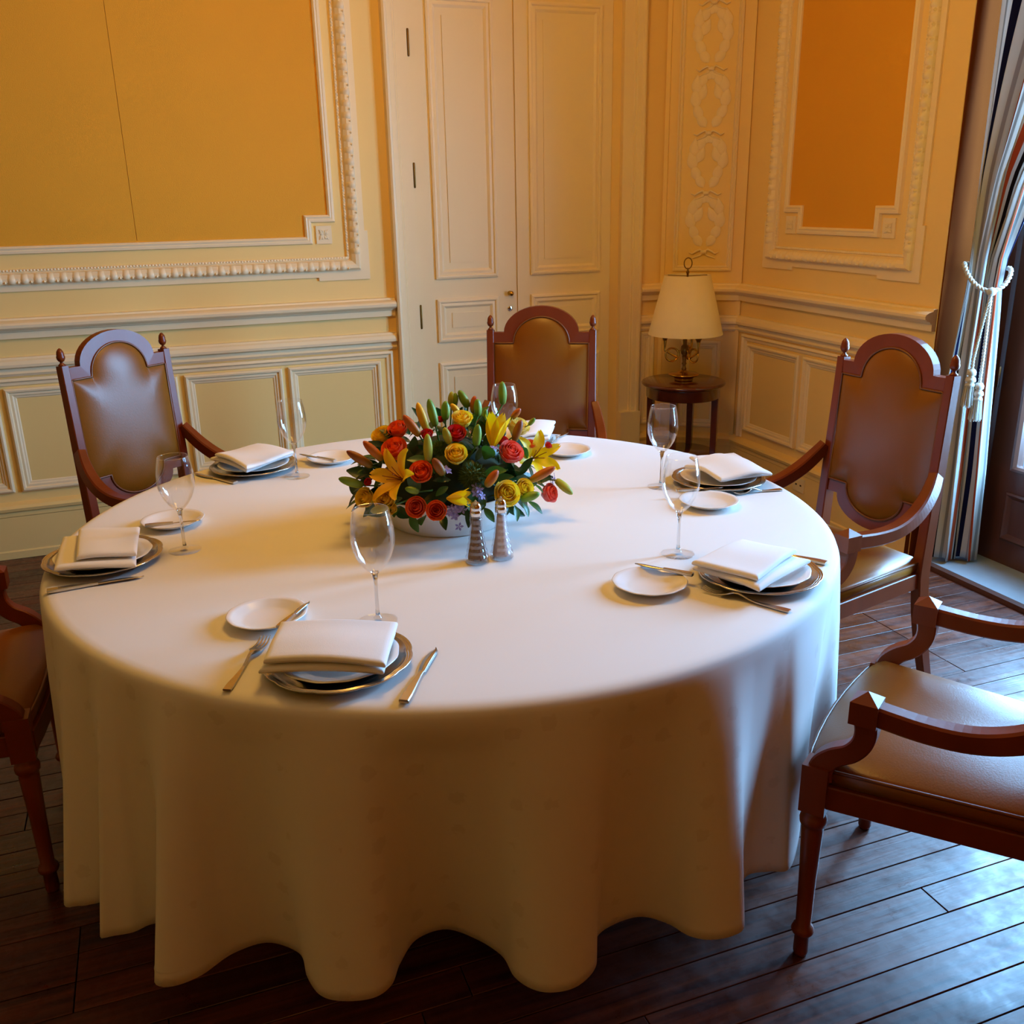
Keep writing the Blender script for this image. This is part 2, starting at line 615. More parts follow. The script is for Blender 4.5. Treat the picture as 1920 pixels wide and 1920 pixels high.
def mould(mb, pl, pts, prof, closed=True, smooth=False):
    """mitred moulding: pts in (u, z); prof list of (offset to the left of the path, height)"""
    pts = [np.asarray(p, float) for p in pts]
    N = len(pts)
    P = []
    for i in range(N):
        if closed or 0 < i < N - 1:
            d1 = pts[i] - pts[i - 1]
            d2 = pts[(i + 1) % N] - pts[i]
        elif i == 0:
            d1 = d2 = pts[1] - pts[0]
        else:
            d1 = d2 = pts[-1] - pts[-2]
        d1, d2 = d1 / np.linalg.norm(d1), d2 / np.linalg.norm(d2)
        n1, n2 = np.array([-d1[1], d1[0]]), np.array([-d2[1], d2[0]])
        mi = (n1 + n2) / (1 + n1 @ n2)
        P.append([pl(*(pts[i] + mi * d), h) for d, h in prof])
    mb.grid(P, closed, False, smooth)
    if not closed:
        m = len(prof)
        mb.add(P[0], [tuple(range(m))])
        mb.add(P[-1], [tuple(range(m))[::-1]])
    return mb

def rect(u0, u1, z0, z1):
    return [(u0, z0), (u1, z0), (u1, z1), (u0, z1)]      # counter-clockwise: left side is inward

def quad_panel(mb, pl, u0, u1, z0, z1, h0, h1):
    """a slab on a wall plane"""
    vs = [pl(u, z, h) for h in (h0, h1) for z in (z0, z1) for u in (u0, u1)]
    fs = [(0, 2, 3, 1), (4, 5, 7, 6), (0, 1, 5, 4), (2, 6, 7, 3), (0, 4, 6, 2), (1, 3, 7, 5)]
    return mb.add(vs, fs)

# ================================================================ SETTING
BACK_Y, RIGHT_X, CEIL = 4.703, 2.97, 3.75
LEFT_X, REAR_Y = -3.6, -3.4
CH0, CH1 = np.array([2.6185, BACK_Y]), np.array([RIGHT_X, 4.4425])
CH_LEN = float(np.linalg.norm(CH1 - CH0))
chu = (CH1 - CH0) / CH_LEN
NI0, NI1 = 1.44, 3.035               # window niche from y to y
NIX = 3.30

pl_back = Plane((0, BACK_Y, 0), (1, 0, 0), (0, -1, 0))
pl_right = Plane((RIGHT_X, 0, 0), (0, 1, 0), (-1, 0, 0))
pl_ch = Plane((CH0[0], CH0[1], 0), (chu[0], chu[1], 0), (chu[1], -chu[0], 0))
pl_left = Plane((LEFT_X, 0, 0), (0, 1, 0), (1, 0, 0))
pl_rear = Plane((0, REAR_Y, 0), (1, 0, 0), (0, 1, 0))

def struct(name, mb, m, parent=None):
    o = mb.build(name, m, parent)
    if parent is None:
        o['kind'] = 'structure'
    return o

# floor: sub floor and single planks
floor = struct('floor', MB().box(LEFT_X, NIX + 0.3, REAR_Y, BACK_Y + 0.1, -0.08, -0.022), 'foam_green')
tag(floor, 'old reddish brown varnished plank floor', None)
rows, y = [], 0.0
MB().box(LEFT_X, RIGHT_X + 0.02, REAR_Y, 0.0, -0.022, -0.001).build('plank_field', 'plank_wood', floor)['kind'] = 'stuff'
rnd = random.Random(3)
PITCH = 0.0865
k = 0
while y < BACK_Y - 0.03:
    y1 = min(y + PITCH, BACK_Y)
    x = LEFT_X + rnd.uniform(-1.5, 0.0)
    cuts = [LEFT_X]
    while x < RIGHT_X:
        x += rnd.uniform(1.9, 3.4)
        if LEFT_X + 0.4 < x < RIGHT_X - 0.3:
            cuts.append(x)
    # the header joints seen by the window and in the lower left corner
    if 2.15 < y < 2.95:
        cuts = [c for c in cuts if abs(c - 2.42) > 0.5] + [2.43 + (0.0 if y < 2.66 else -0.05)]
    if 1.70 < y < 1.95:
        cuts = [c for c in cuts if abs(c + 0.36) > 0.5] + [-0.345]
    cuts = sorted(cuts) + [RIGHT_X + 0.02]
    for a, b in zip(cuts[:-1], cuts[1:]):
        g = 0.0013
        zt = rnd.uniform(-0.0012, 0.0)
        q = MB()
        e = 0.0009
        vs = [(a + g, y + g, -0.022), (b - g, y + g, -0.022), (b - g, y1 - g, -0.022), (a + g, y1 - g, -0.022),
              (a + g, y + g, zt - e), (b - g, y + g, zt - e), (b - g, y1 - g, zt - e), (a + g, y1 - g, zt - e),
              (a + g + e, y + g + e, zt), (b - g - e, y + g + e, zt), (b - g - e, y1 - g - e, zt), (a + g + e, y1 - g - e, zt)]
        fs = [(8, 9, 10, 11)]
        for i in range(4):
            j = (i + 1) % 4
            fs += [(i, j, 4 + j, 4 + i), (4 + i, 4 + j, 8 + j, 8 + i)]
        q.add(vs, fs).build('plank', 'plank_wood', floor)
    y = y1
struct('ceiling', MB().box(LEFT_X, NIX + 0.3, REAR_Y, BACK_Y + 0.1, CEIL, CEIL + 0.1), 'ceiling_white')

# ---- profiles
Z_RAIL = 1.014
def rail_profile():     # (z, protrusion) for horizontal runs, drawn bottom to top
    return [(1.012, 0.0), (1.012, 0.020), (1.040, 0.022), (1.044, 0.030), (1.050, 0.034), (1.054, 0.048), (1.062, 0.058),
            (1.074, 0.060), (1.082, 0.054), (1.088, 0.040), (1.092, 0.022), (1.100, 0.018), (1.102, 0.0)]
def cap_profile():
    return [(0.846, 0.0), (0.846, 0.010), (0.858, 0.018), (0.866, 0.012), (0.880, 0.012), (0.884, 0.022), (0.888, 0.034),
            (0.900, 0.036), (0.915, 0.030), (0.922, 0.020), (0.930, 0.016), (0.932, 0.0)]
def base_profile():
    return [(0.0, 0.0), (0.0, 0.030), (0.034, 0.030), (0.040, 0.024), (0.200, 0.022), (0.204, 0.026), (0.226, 0.026), (0.230, 0.036),
            (0.244, 0.040), (0.256, 0.032), (0.262, 0.018), (0.268, 0.0)]

def run(mb, pl, u0, u1, prof):
    P = [[pl(u, z, h) for z, h in prof] for u in (u0, u1)]
    mb.grid(P, False, False, False)
    n = len(prof)
    mb.add(P[0], [tuple(range(n))])
    mb.add(P[1], [tuple(range(n))[::-1]])
    return mb

FRAME_PROF = [(0.0, 0.0), (0.0, 0.014), (0.008, 0.020), (0.016, 0.018), (0.020, 0.009), (0.030, 0.010), (0.036, 0.005), (0.042, 0.004), (0.046, 0.0)]
def dado_panel(parent, pl, u0, u1, z0=0.315, z1=0.792, prof=FRAME_PROF):
    return mould(MB(), pl, rect(u0, u1, z0, z1), prof).build('panel_moulding', 'ivory', parent)

def egg_dart(mb, pl, u0, u1, z0, z1, wid, pitch):
    """carved leaf-and-bead moulding, rectangle = inner edge, growing outward by wid"""
    body = [(0.0, 0.0), (0.0, 0.010), (-0.010, 0.012), (-0.012, 0.006), (-0.016, 0.010), (-0.34 * wid, 0.022), (-0.6 * wid, 0.034), (-0.85 * wid, 0.036), (-wid, 0.024), (-wid, 0.0)]
    mould(mb, pl, rect(u0, u1, z0, z1), body)
    sides = [((u0, z0), (u1, z0), (0, -1)), ((u1, z0), (u1, z1), (1, 0)), ((u0, z0), (u0, z1), (-1, 0))]
    for a, b_, nrm in sides:
        a, b_, nrm = np.array(a, float), np.array(b_, float), np.array(nrm, float)
        L = np.linalg.norm(b_ - a)
        t = (b_ - a) / L
        n = int(L / pitch)
        for i in range(n + 1):
            cpos = a + t * (L * (i + 0.5) / (n + 1))
            hw = L / (n + 1) * 0.5
            # one rounded leaf tongue
            P = []
            for q in range(5):
                s = -1 + 2 * q / 4
                row = []
                for k2, (d, h) in enumerate([(0.018, 0.008), (0.3 * wid, 0.025), (0.62 * wid, 0.041), (0.88 * wid, 0.043), (1.03 * wid, 0.026), (1.03 * wid, 0.0)]):
                    ww = hw * (0.62 if k2 < 2 else 0.66) * s
                    pp = cpos + t * ww + nrm * d
                    row.append(pl(pp[0], pp[1], h - 0.008 * s * s))
                P.append(row)
            mb.grid(P, smooth=True)
            # dart between tongues
            pp = cpos + t * hw
            dd = [(0.35 * wid, 0.016, 0.0), (0.9 * wid, 0.044, 0.10), (1.06 * wid, 0.028, 0.30)]
            vs = [pl(*(pp + nrm * dd[0][0]), dd[0][1]), pl(*(pp + nrm * dd[1][0] - t * hw * 0.3), dd[1][1] - 0.012), pl(*(pp + nrm * dd[1][0]), dd[1][1]),
                  pl(*(pp + nrm * dd[1][0] + t * hw * 0.3), dd[1][1] - 0.012), pl(*(pp + nrm * dd[2][0]), dd[2][1] - 0.02)]
            mb.add(vs, [(0, 1, 2), (0, 2, 3), (1, 4, 2), (2, 4, 3)])
        # row of small beads
        nb = int(L / 0.0135)
        for i in range(nb):
            cpos = a + t * (L * (i + 0.5) / nb) + nrm * 0.005
            r = 0.0056
            e1, e2, e3 = pl(*(cpos + t * r)) - pl(*cpos), pl(*(cpos + nrm * r)) - pl(*cpos), pl.n * r
            o = pl(*cpos, 0.011)
            mb.add([o - e1, o + e1, o - e2, o + e2, o + e3 * 1.2], [(0, 2, 4), (2, 1, 4), (1, 3, 4), (3, 0, 4)], True)

def upper_frame(parent, pl, u0, u1, z0=1.402, z1=2.98, nu=0.113, nz=0.098):
    """fabric field with notched corners, inner bead, carved border, flat outer band with ears"""
    pts = [(u0 + nu, z0), (u1 - nu, z0), (u1 - nu, z0 + nz), (u1, z0 + nz), (u1, z1 - nz), (u1 - nu, z1 - nz), (u1 - nu, z1),
           (u0 + nu, z1), (u0 + nu, z1 - nz), (u0, z1 - nz), (u0, z0 + nz), (u0 + nu, z0 + nz)]
    fab = MB()
    fab.add([pl(u, z, 0.004) for u, z in pts], [tuple(range(12))])
    fab.build('fabric_panel', 'wall_fabric', parent)
    mould(MB(), pl, pts, [(0.002, 0.0), (0.0, 0.012), (-0.008, 0.018), (-0.016, 0.014), (-0.020, 0.016), (-0.030, 0.014), (-0.034, 0.0)]).build('bead_moulding', 'ivory', parent)
    for (cu, cz) in ((u1 - 0.024, z0 + 0.008), (u0 + 0.024, z0 + 0.008)):
        q = MB()
        quad_panel(q, pl, cu - 0.037, cu + 0.037, cz - 0.041, cz + 0.041, 0.0, 0.008)
        rr = q.build('rosette', 'ivory', parent)
        fl = MB()
        for k2 in range(4):
            a = PI / 4 + k2 * PI / 2
            for da, ln in ((-0.35, 0.022), (0.0, 0.030), (0.35, 0.022)):
                cx, cz2 = cu + math.cos(a + da) * ln * 0.62, cz + math.sin(a + da) * ln * 0.62
                t2 = (math.cos(a + da), math.sin(a + da))
                s2 = (-t2[1], t2[0])
                vs = [pl(cx + t2[0] * m_ * ln * 0.5 + s2[0] * w_ * 0.006, cz2 + t2[1] * m_ * ln * 0.5 + s2[1] * w_ * 0.006, h) for m_, w_, h in ((-1, 0, 0.010), (0, 1, 0.010), (1, 0, 0.012), (0, -1, 0.010), (0.2, 0, 0.017))]
                fl.add(vs, [(0, 1, 4), (1, 2, 4), (2, 3, 4), (3, 0, 4)], True)
        fl.build('rosette_petals', 'ivory', rr)
    ed = MB()
    o = 0.078
    egg_dart(ed, pl, u0 - o, u1 + o, z0 - 0.096, z1 + 0.096, 0.062, 0.052)
    ed.build('carved_border', 'ivory', parent)
    ob = MB()
    o = 0.140
    mould(ob, pl, rect(u0 - o, u1 + o, z0 - 0.158, z1 + 0.158), [(0, 0), (0, 0.010), (-0.031, 0.010), (-0.031, 0.0)])
    o2 = o + 0.031
    zl = z0 - 0.158 - 0.031
    for sg, e in ((-1, u0 - o2), (1, u1 + o2)):
        poly = [(e, zl), (e, z0 + 0.022), (e + sg * 0.015, z0 + 0.022), (e + sg * 0.015, zl - 0.016), (e - sg * 0.235, zl - 0.016), (e - sg * 0.235, zl)]
        P_ = [pl(u, z, h) for h in (0.0, 0.010) for u, z in poly]
        ob.add(P_, [(6, 7, 8, 9), (6, 9, 10, 11)] + [(i, (i + 1) % 6, 6 + (i + 1) % 6, 6 + i) for i in range(6)])
    ob.build('outer_band', 'ivory', parent)

# ---- back wall
DX0, DX1 = 1.120, 2.478              # door casing outer edges
def wall_slab(name, pl, u0, u1, m='cream', z0=0.0, z1=CEIL, th=0.12):
    return struct(name, quad_panel(MB(), pl, u0, u1, z0, z1, -th, 0.0), m)

wall_back = wall_slab('wall_back', pl_back, LEFT_X, CH0[0] + 0.08)
tag(wall_back, 'cream panelled wall with a large ochre fabric field', None)
for a, b in ((LEFT_X, DX0 - 0.006), (DX1, CH0[0])):
    run(MB(), pl_back, a, b, rail_profile()).build('chair_rail', 'ivory', wall_back)
    run(MB(), pl_back, a, b, cap_profile()).build('dado_cap', 'ivory', wall_back)
    bb = run(MB(), pl_back, a, b, base_profile()).build('skirting', 'cream', wall_back)
upper_frame(wall_back, pl_back, -3.2, 0.815)
for a, b in ((-2.2, -1.47), (-1.44, -0.72), (-0.69, 0.047), (0.077, 0.534), (0.563, 1.025)):
    dado_panel(wall_back, pl_back, a, b)
# upright border at the end of the dado
mould(MB(), pl_back, [(1.09, 0.27), (1.09, 0.838), (-2.25, 0.838)], [(0, 0), (0, 0.016), (0.012, 0.020), (0.02, 0.010), (0.032, 0.008), (0.036, 0)], closed=False).build('dado_border', 'ivory', wall_back)
mould(MB(), pl_back, rect(2.498, 2.585, 0.315, 0.84), FRAME_PROF).build('panel_moulding', 'ivory', wall_back)
# fine seam in the wall fabric
quad_panel(MB(), pl_back, -0.046, -0.0445, 1.41, 2.9, 0.003, 0.0046).build('fabric_seam', 'leather', wall_back)

# ---- door with casing
trim = struct('trim_1', MB(), 'door_paint')
tag(trim, 'cream door casing with stepped architrave', None)
CAS = [(0, 0), (0, 0.050), (0.010, 0.056), (0.020, 0.054), (0.024, 0.046), (0.046, 0.044), (0.050, 0.038), (0.058, 0.038), (0.062, 0.030), (0.118, 0.028), (0.120, 0.0)]
DTOP = 2.86
cas = MB()
mould(cas, pl_back, [(DX1, 0.40), (DX1, DTOP), (DX0, DTOP), (DX0, 0.40)], CAS, closed=False)
cas.build('architrave', 'door_paint', trim)
for a, b in ((DX0 - 0.004, DX0 + 0.118), (DX1 - 0.118, DX1 + 0.004)):
    quad_panel(MB(), pl_back, a, b, 0.0, 0.406, 0.0, 0.060).build('plinth_block', 'door_paint', trim)
wall_over = quad_panel(MB(), pl_back, DX0 + 0.10, DX1 - 0.10, DTOP - 0.02, DTOP, 0.0, 0.03).build('head_board', 'door_paint', trim)

door = link('door_1', None)
tag(door, 'closed cream panelled double door', None, kind='structure')
LEAF0, LEAFM, LEAF1 = 1.242, 1.770, 2.302
DPROF = [(0, 0), (0, 0.010), (0.010, 0.014), (0.016, 0.013), (0.020, 0.006), (0.034, 0.009), (0.044, 0.002), (0.050, -0.004)]
leafs = []
for (a, b, p0, p1) in ((LEAF0, LEAFM - 0.0035, 1.334, 1.664), (LEAFM + 0.0035, LEAF1, 1.846, 2.243)):
    q = MB()
    quad_panel(q, pl_back, a, b, 0.008, DTOP - 0.02, -0.01, 0.012)
    lf = q.build('door_leaf', 'door_paint', door)
    leafs.append(lf)
    pl_d = Plane((0, BACK_Y - 0.012, 0), (1, 0, 0), (0, -1, 0))
    for z0, z1 in ((1.178, 2.452), (0.862, 1.078), (0.10, 0.757), (2.53, 2.78)):
        mould(MB(), pl_d, rect(p0, p1, z0, z1), DPROF).build('panel_moulding', 'ivory', lf)
        # raised centre field
        c0 = 0.078
        fz = 0.078 if z1 - z0 > 0.3 else 0.07
        f = MB()
        quad_panel(f, pl_d, p0 + c0, p1 - c0, z0 + fz, z1 - fz, 0.0, 0.004)
        f.build('raised_field', 'door_paint', lf)
for z0, z1 in ((2.194, 2.313), (1.614, 1.731), (0.936, 1.058)):
    h = MB().lathe([(0.0, 0), (0.004, 0.001), (0.0055, 0.006), (0.0055, z1 - z0 - 0.006), (0.004, z1 - z0 - 0.001), (0.0, z1 - z0)], 10)
    h.build('hinge', 'old_brass', leafs[0], pl_back(1.247, z0, 0.017))
kn = MB().lathe([(0.0, 0), (0.012, 0), (0.012, 0.004), (0.005, 0.006), (0.005, 0.016), (0.011, 0.022), (0.013, 0.028), (0.010, 0.034), (0.0, 0.036)], 16)
kn.build('knob', 'brass', leafs[0], pl_back(1.728, 1.091, 0.012), (PI / 2, 0, 0))
kh = MB().lathe([(0.0, 0), (0.014, 0), (0.014, 0.003), (0.012, 0.004), (0.0, 0.004)], 18).build('keyhole_plate', 'chrome', leafs[0], pl_back(1.728, 1.012, 0.012), (PI / 2, 0, 0))
MB().box(-0.003, 0.003, -0.006, 0.006, 0.0041, 0.0046).build('keyhole', 'dark_hole', leafs[0], pl_back(1.728, 1.012, 0.012), (PI / 2, 0, 0))

# ---- chamfered corner with carved laurel
wall_corner = wall_slab('wall_corner', pl_ch, 0.0, CH_LEN, th=0.2)
tag(wall_corner, 'narrow cream chamfered corner wall with carved laurel panel', None)
run(MB(), pl_ch, 0, CH_LEN, rail_profile()).build('chair_rail', 'ivory', wall_corner)
run(MB(), pl_ch, 0, CH_LEN, cap_profile()).build('dado_cap', 'ivory', wall_corner)
run(MB(), pl_ch, 0, CH_LEN, base_profile()).build('skirting', 'cream', wall_corner)
mould(MB(), pl_ch, rect(0.13, 0.345, 0.30, 0.79), FRAME_PROF).build('panel_moulding', 'ivory', wall_corner)
mould(MB(), pl_ch, rect(0.066, 0.378, 1.165, 2.95), [(0, 0), (0, 0.012), (0.008, 0.016), (0.014, 0.006), (0.022, 0.010), (0.028, 0.0)]).build('panel_moulding', 'ivory', wall_corner)
for a, b in ((0.0, 0.022), (CH_LEN - 0.022, CH_LEN)):
    quad_panel(MB(), pl_ch, a, b, 0.26, 2.98, 0.0, 0.014).build('corner_strip', 'cream', wall_corner)

# laurel relief: each leaf a raised pointed shell
def relief_leaf():
    vs, fs = [], []
    nl, nw = 7, 5
    for i in range(nl):
        t = i / (nl - 1)
        ww = 0.5 * math.sin(PI * (0.04 + 0.94 * t ** 0.8))
        for j in range(nw):
            s = -1 + 2 * j / (nw - 1)
            vs.append((s * ww * 0.8, t, (0.13 * (1 - s * s) - 0.05 * (abs(s) < 0.2)) * math.sin(PI * (0.1 + 0.85 * t)) + 0.015))
    for i in range(nl - 1):
        for j in range(nw - 1):
            a = i * nw + j
            fs.append((a, a + 1, a + nw + 1, a + nw))
    return MB().add(vs, fs, True).mesh('relief_leaf', 'ivory')
me_leaf = relief_leaf()
rel = link('laurel_relief', None, wall_corner)
UC = 0.228
nodes_z = [1.265, 1.565, 1.86, 2.165, 2.465, 2.765]
for i, z in enumerate(nodes_z[:-1]):
    zt = nodes_z[i + 1]
    H = zt - z
    for sgn in (-1, 1):
        for j, (fz, off, ang, ln) in enumerate([(0.10, 0.020, 35, 0.085), (0.22, 0.055, 20, 0.09), (0.40, 0.085, 8, 0.10), (0.52, 0.065, -22, 0.085), (0.62, 0.090, -5, 0.095), (0.74, 0.075, -38, 0.085), (0.86, 0.045, -60, 0.075)]):
            o = link('leaf', me_leaf, rel)
            jit = rnd.uniform(-6, 6)
            p0 = pl_ch(UC + sgn * off * 0.82, z + fz * H, 0.002)
            a = math.radians(ang + jit) * sgn
            up = np.array([0, 0, 1.0]) * math.cos(a) + pl_ch.u * math.sin(a)
            rt = pl_ch.u * math.cos(a) - np.array([0, 0, 1.0]) * math.sin(a)
            L = ln * 0.95
            mw = Matrix((Vector(rt * L * 0.75), Vector(up * L), Vector(pl_ch.n * L * 0.75))).transposed().to_4x4()
            mw.translation = Vector(p0)
            o.matrix_world = mw
    # ribbon knot
    rb = MB()
    for sgn in (-1, 1):
        rb.tube([pl_ch(UC + sgn * x_, z + z_, 0.008) for x_, z_ in ((0.0, 0.0), (0.022, 0.012), (0.042, 0.002), (0.060, -0.010), (0.078, -0.002))], [0.007, 0.006, 0.006, 0.005, 0.003], 6)
        rb.tube([pl_ch(UC + sgn * x_, z + z_, 0.006) for x_, z_ in ((0.0, 0.0), (0.018, -0.018), (0.040, -0.026), (0.062, -0.034))], [0.006, 0.005, 0.004, 0.002], 6)
    rb.tube([pl_ch(UC - 0.012, z, 0.010), pl_ch(UC, z, 0.016), pl_ch(UC + 0.012, z, 0.010)], [0.008, 0.012, 0.008], 8)
    rb.build('ribbon_knot', 'ivory', rel)

# ---- right wall with window niche
wall_right = struct('wall_right', quad_panel(MB(), pl_right, NI1, CH1[1] + 0.05, 0, CEIL, -0.5, 0.0), 'cream')
tag(wall_right, 'cream panelled wall with a narrow ochre fabric field', None)
ye = NI1 + 0.002
run(MB(), pl_right, ye, CH1[1], rail_profile()).build('chair_rail', 'ivory', wall_right)
run(MB(), pl_right, ye, CH1[1], cap_profile()).build('dado_cap', 'ivory', wall_right)
run(MB(), pl_right, ye, CH1[1], base_profile()).build('skirting', 'cream', wall_right)
for prof in (rail_profile(), cap_profile(), base_profile()):
    MB().add([pl_right(ye - 0.001, z, h) for z, h in prof], [tuple(range(len(prof)))]).build('rail_end_shade', 'niche_shade_brown', wall_right)  # dark faces over the daylit moulding ends, shade painted in
upper_frame(wall_right, pl_right, 3.335, 4.065)
for a, b in ((3.885, 4.335), (3.485, 3.855), (3.10, 3.455)):
    dado_panel(wall_right, pl_right, a, b)
mould(MB(), pl_right, [(ye + 0.02, 0.838), (4.395, 0.838), (4.395, 0.27)], [(0, 0), (0, 0.016), (-0.012, 0.020), (-0.02, 0.010), (-0.032, 0.008), (-0.036, 0)], closed=False).build('dado_border', 'ivory', wall_right)
# brown lining of the niche side, extra shade put into its colour
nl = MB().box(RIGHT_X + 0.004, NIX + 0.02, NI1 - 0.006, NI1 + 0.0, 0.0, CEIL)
nl.build('niche_lining', 'niche_shade_brown', wall_right)
wr2 = struct('wall_right_near', quad_panel(MB(), pl_right, REAR_Y, NI0, 0, CEIL, -0.5, 0.0), 'wall_fabric')
run(MB(), pl_right, REAR_Y, NI0, rail_profile()).build('chair_rail', 'ivory', wr2)
run(MB(), pl_right, REAR_Y, NI0, base_profile()).build('skirting', 'cream', wr2)
struct('wall_niche_head', MB().box(RIGHT_X, NIX + 0.2, NI0, NI1, 2.80, CEIL), 'cream')
wl_ = wall_slab('wall_left', pl_left, REAR_Y, BACK_Y, 'wall_fabric')
run(MB(), pl_left, REAR_Y, BACK_Y, rail_profile()).build('chair_rail', 'ivory', wl_)
run(MB(), pl_left, REAR_Y, BACK_Y, base_profile()).build('skirting', 'cream', wl_)
wr_ = wall_slab('wall_rear', pl_rear, LEFT_X, RIGHT_X, 'wall_fabric')
run(MB(), pl_rear, LEFT_X, RIGHT_X, rail_profile()).build('chair_rail', 'ivory', wr_)
run(MB(), pl_rear, LEFT_X, RIGHT_X, base_profile()).build('skirting', 'cream', wr_)
upper_frame(wl_, pl_left, -2.9, 4.2)
upper_frame(wr_, pl_rear, -3.1, 2.5)

# electric outlet on the right wall skirting
out = thing('electric_outlet', 'small cream electric outlet on the skirting behind the right chair', 'outlet', pl_right(3.79, 0.15, 0.024))
MB().box(-0.006, 0.0, -0.045, 0.045, -0.035, 0.035).build('cover_plate', 'outlet_plastic', out)
for dy in (-0.018, 0.018):
    MB().box(-0.0068, -0.0058, dy - 0.006, dy + 0.006, -0.004, 0.004).build('socket_hole', 'dark_hole', out)

# threshold and french door
th_ = struct('trim_2', MB().box(RIGHT_X + 0.05, NIX + 0.30, NI0, NI1 - 0.006, -0.02, 0.012), 'stone')
tag(th_, 'pale stone threshold below the dark french door', None)
MB().box(RIGHT_X + 0.022, RIGHT_X + 0.056, NI0, NI1 - 0.006, -0.02, 0.020).build('wood_edging', 'dark_door_wood', th_)
door2 = link('door_2', None)
tag(door2, 'dark brown wooden french door with glass panes', None, kind='structure')
FZ0, FZ1 = 0.0125, 2.80
def yz_box(y0, y1, z0, z1, x0=NIX, x1=NIX + 0.05):
    return MB().box(x0, x1, y0, y1, z0, z1)
for a, b in ((2.978, NI1 - 0.008), (NI0 + 0.002, NI0 + 0.06)):
    yz_box(a, b, FZ0, FZ1, NIX - 0.02, NIX + 0.07).build('door_jamb', 'dark_door_wood', door2)
yz_box(NI0 + 0.06, 2.978, FZ1 - 0.06, FZ1, NIX - 0.02, NIX + 0.07).build('door_head', 'dark_door_wood', door2)
pl_fd = Plane((NIX, 0, 0), (0, 1, 0), (-1, 0, 0))
for (y0, y1) in ((2.242, 2.972), (1.506, 2.236)):
    lf = yz_box(y0, y0 + 0.125, FZ0, FZ1 - 0.065).build('door_leaf', 'dark_door_wood', door2)
    yz_box(y1 - 0.125, y1, FZ0, FZ1 - 0.065).build('stile', 'dark_door_wood', lf)
    yz_box(y0 + 0.125, y1 - 0.125, FZ0, 0.44).build('bottom_rail', 'dark_door_wood', lf)
    yz_box(y0 + 0.125, y1 - 0.125, FZ1 - 0.16, FZ1 - 0.065).build('top_rail', 'dark_door_wood', lf)
    mould(MB(), pl_fd, rect(y0 + 0.115, y1 - 0.115, 0.125, 0.335), [(0, 0), (0, 0.010), (0.008, 0.016), (0.016, 0.012), (0.026, 0.002), (0.03, -0.004)]).build('panel_moulding', 'dark_door_wood', lf)
    mould(MB(), pl_fd, rect(y0 + 0.125, y1 - 0.125, 0.44, FZ1 - 0.16), [(0, -0.03), (-0.014, 0.0), (-0.010, 0.010), (0.0, 0.008), (0.008, -0.006), (0.010, -0.03)]).build('glazing_bead', 'dark_door_wood', lf)
    for zb in (1.17, 1.90):
        yz_box(y0 + 0.125, y1 - 0.125, zb - 0.013, zb + 0.013, NIX + 0.012, NIX + 0.04).build('glazing_bar', 'dark_door_wood', lf)
    zz = [0.44, 1.17, 1.90, FZ1 - 0.16]
    for za, zb in zip(zz[:-1], zz[1:]):
        yz_box(y0 + 0.12, y1 - 0.12, za, zb, NIX + 0.024, NIX + 0.028).build('pane', 'pane_glass', lf)
MB().lathe([(0.0, 0), (0.006, 0.0), (0.006, 0.085), (0.0, 0.09)], 10).build('hinge', 'steel', door2, (NIX - 0.024, 2.968, 0.768))
MB().lathe([(0.0, 0), (0.006, 0.0), (0.006, 0.085), (0.0, 0.09)], 10).build('hinge', 'steel', door2, (NIX - 0.024, 2.968, 1.90))

# ================================================================ TABLE AND CLOTH
TC = np.array([0.663, 2.308])
TZ = 0.75
tb = thing('dining_table', 'round dining table hidden under the long white cloth', 'table', (TC[0], TC[1], 0))
MB().lathe([(0.0, 0.705), (0.97, 0.705), (0.985, 0.712), (0.985, 0.738), (0.975, TZ - 0.004), (0.0, TZ - 0.004)], 64).build('table_top', 'mahogany', tb)
MB().lathe([(0.0, 0.0), (0.30, 0.0), (0.30, 0.03), (0.09, 0.07), (0.065, 0.2), (0.08, 0.4), (0.06, 0.6), (0.2, 0.69), (0.22, 0.705), (0.0, 0.705)], 32).build('pedestal', 'mahogany', tb)

HEM = [(-163, 1.03), (-157.0, 1.099), (-155.3, 1.081), (-154.3, 1.055), (-152.5, 1.0), (-149.5, 1.06), (-148.5, 1.096), (-147.4, 1.075), (-146.1, 1.047), (-145.4, 1.012), (-142.5, .97), (-139.5, 1.07),
       (-138.4, 1.112), (-136.6, 1.105), (-134.9, 1.060), (-133.8, .990), (-131.0, .939), (-126.5, .945), (-124.0, .996), (-121.6, 1.033), (-119.1, 1.042), (-115.9, 1.031), (-114.3, .999), (-113.9, .947), (-112.5, .885), (-108.8, .857),
       (-104.9, .884), (-101.9, .933), (-100.9, .990), (-99.2, 1.026), (-97.1, 1.041), (-94.5, 1.038), (-91.8, 1.006), (-90.1, .943), (-87.1, .925), (-83.5, .932), (-81.3, .974), (-80.4, 1.022), (-78.8, 1.052), (-76.2, 1.069),
       (-74.0, 1.062), (-71, 1.0), (-66.9, .973), (-64.3, 1.0), (-62.5, 1.03), (-58, 1.015), (-53, 0.99), (-50, 0.96), (-46, 0.97), (-42, 1.02), (-38, 1.03), (-33, 0.95), (-28, 1.0), (-24, 1.06), (-19, 1.03), (-14, 0.96), (-4, 1.055), (6, 0.95), (17, 1.06), (27, 0.95), (37, 1.06), (48, 0.95),
       (58, 1.05), (70, 0.95), (80, 1.06), (92, 0.95), (104, 1.06), (115, 0.95), (126, 1.06), (138, 0.95), (149, 1.05), (160, 0.96), (171, 1.05), (180, 0.985), (190, 1.03)]
hx = [(1.0 * math.cos(math.radians(a)) * r, math.sin(math.radians(a)) * r) for a, r in HEM]
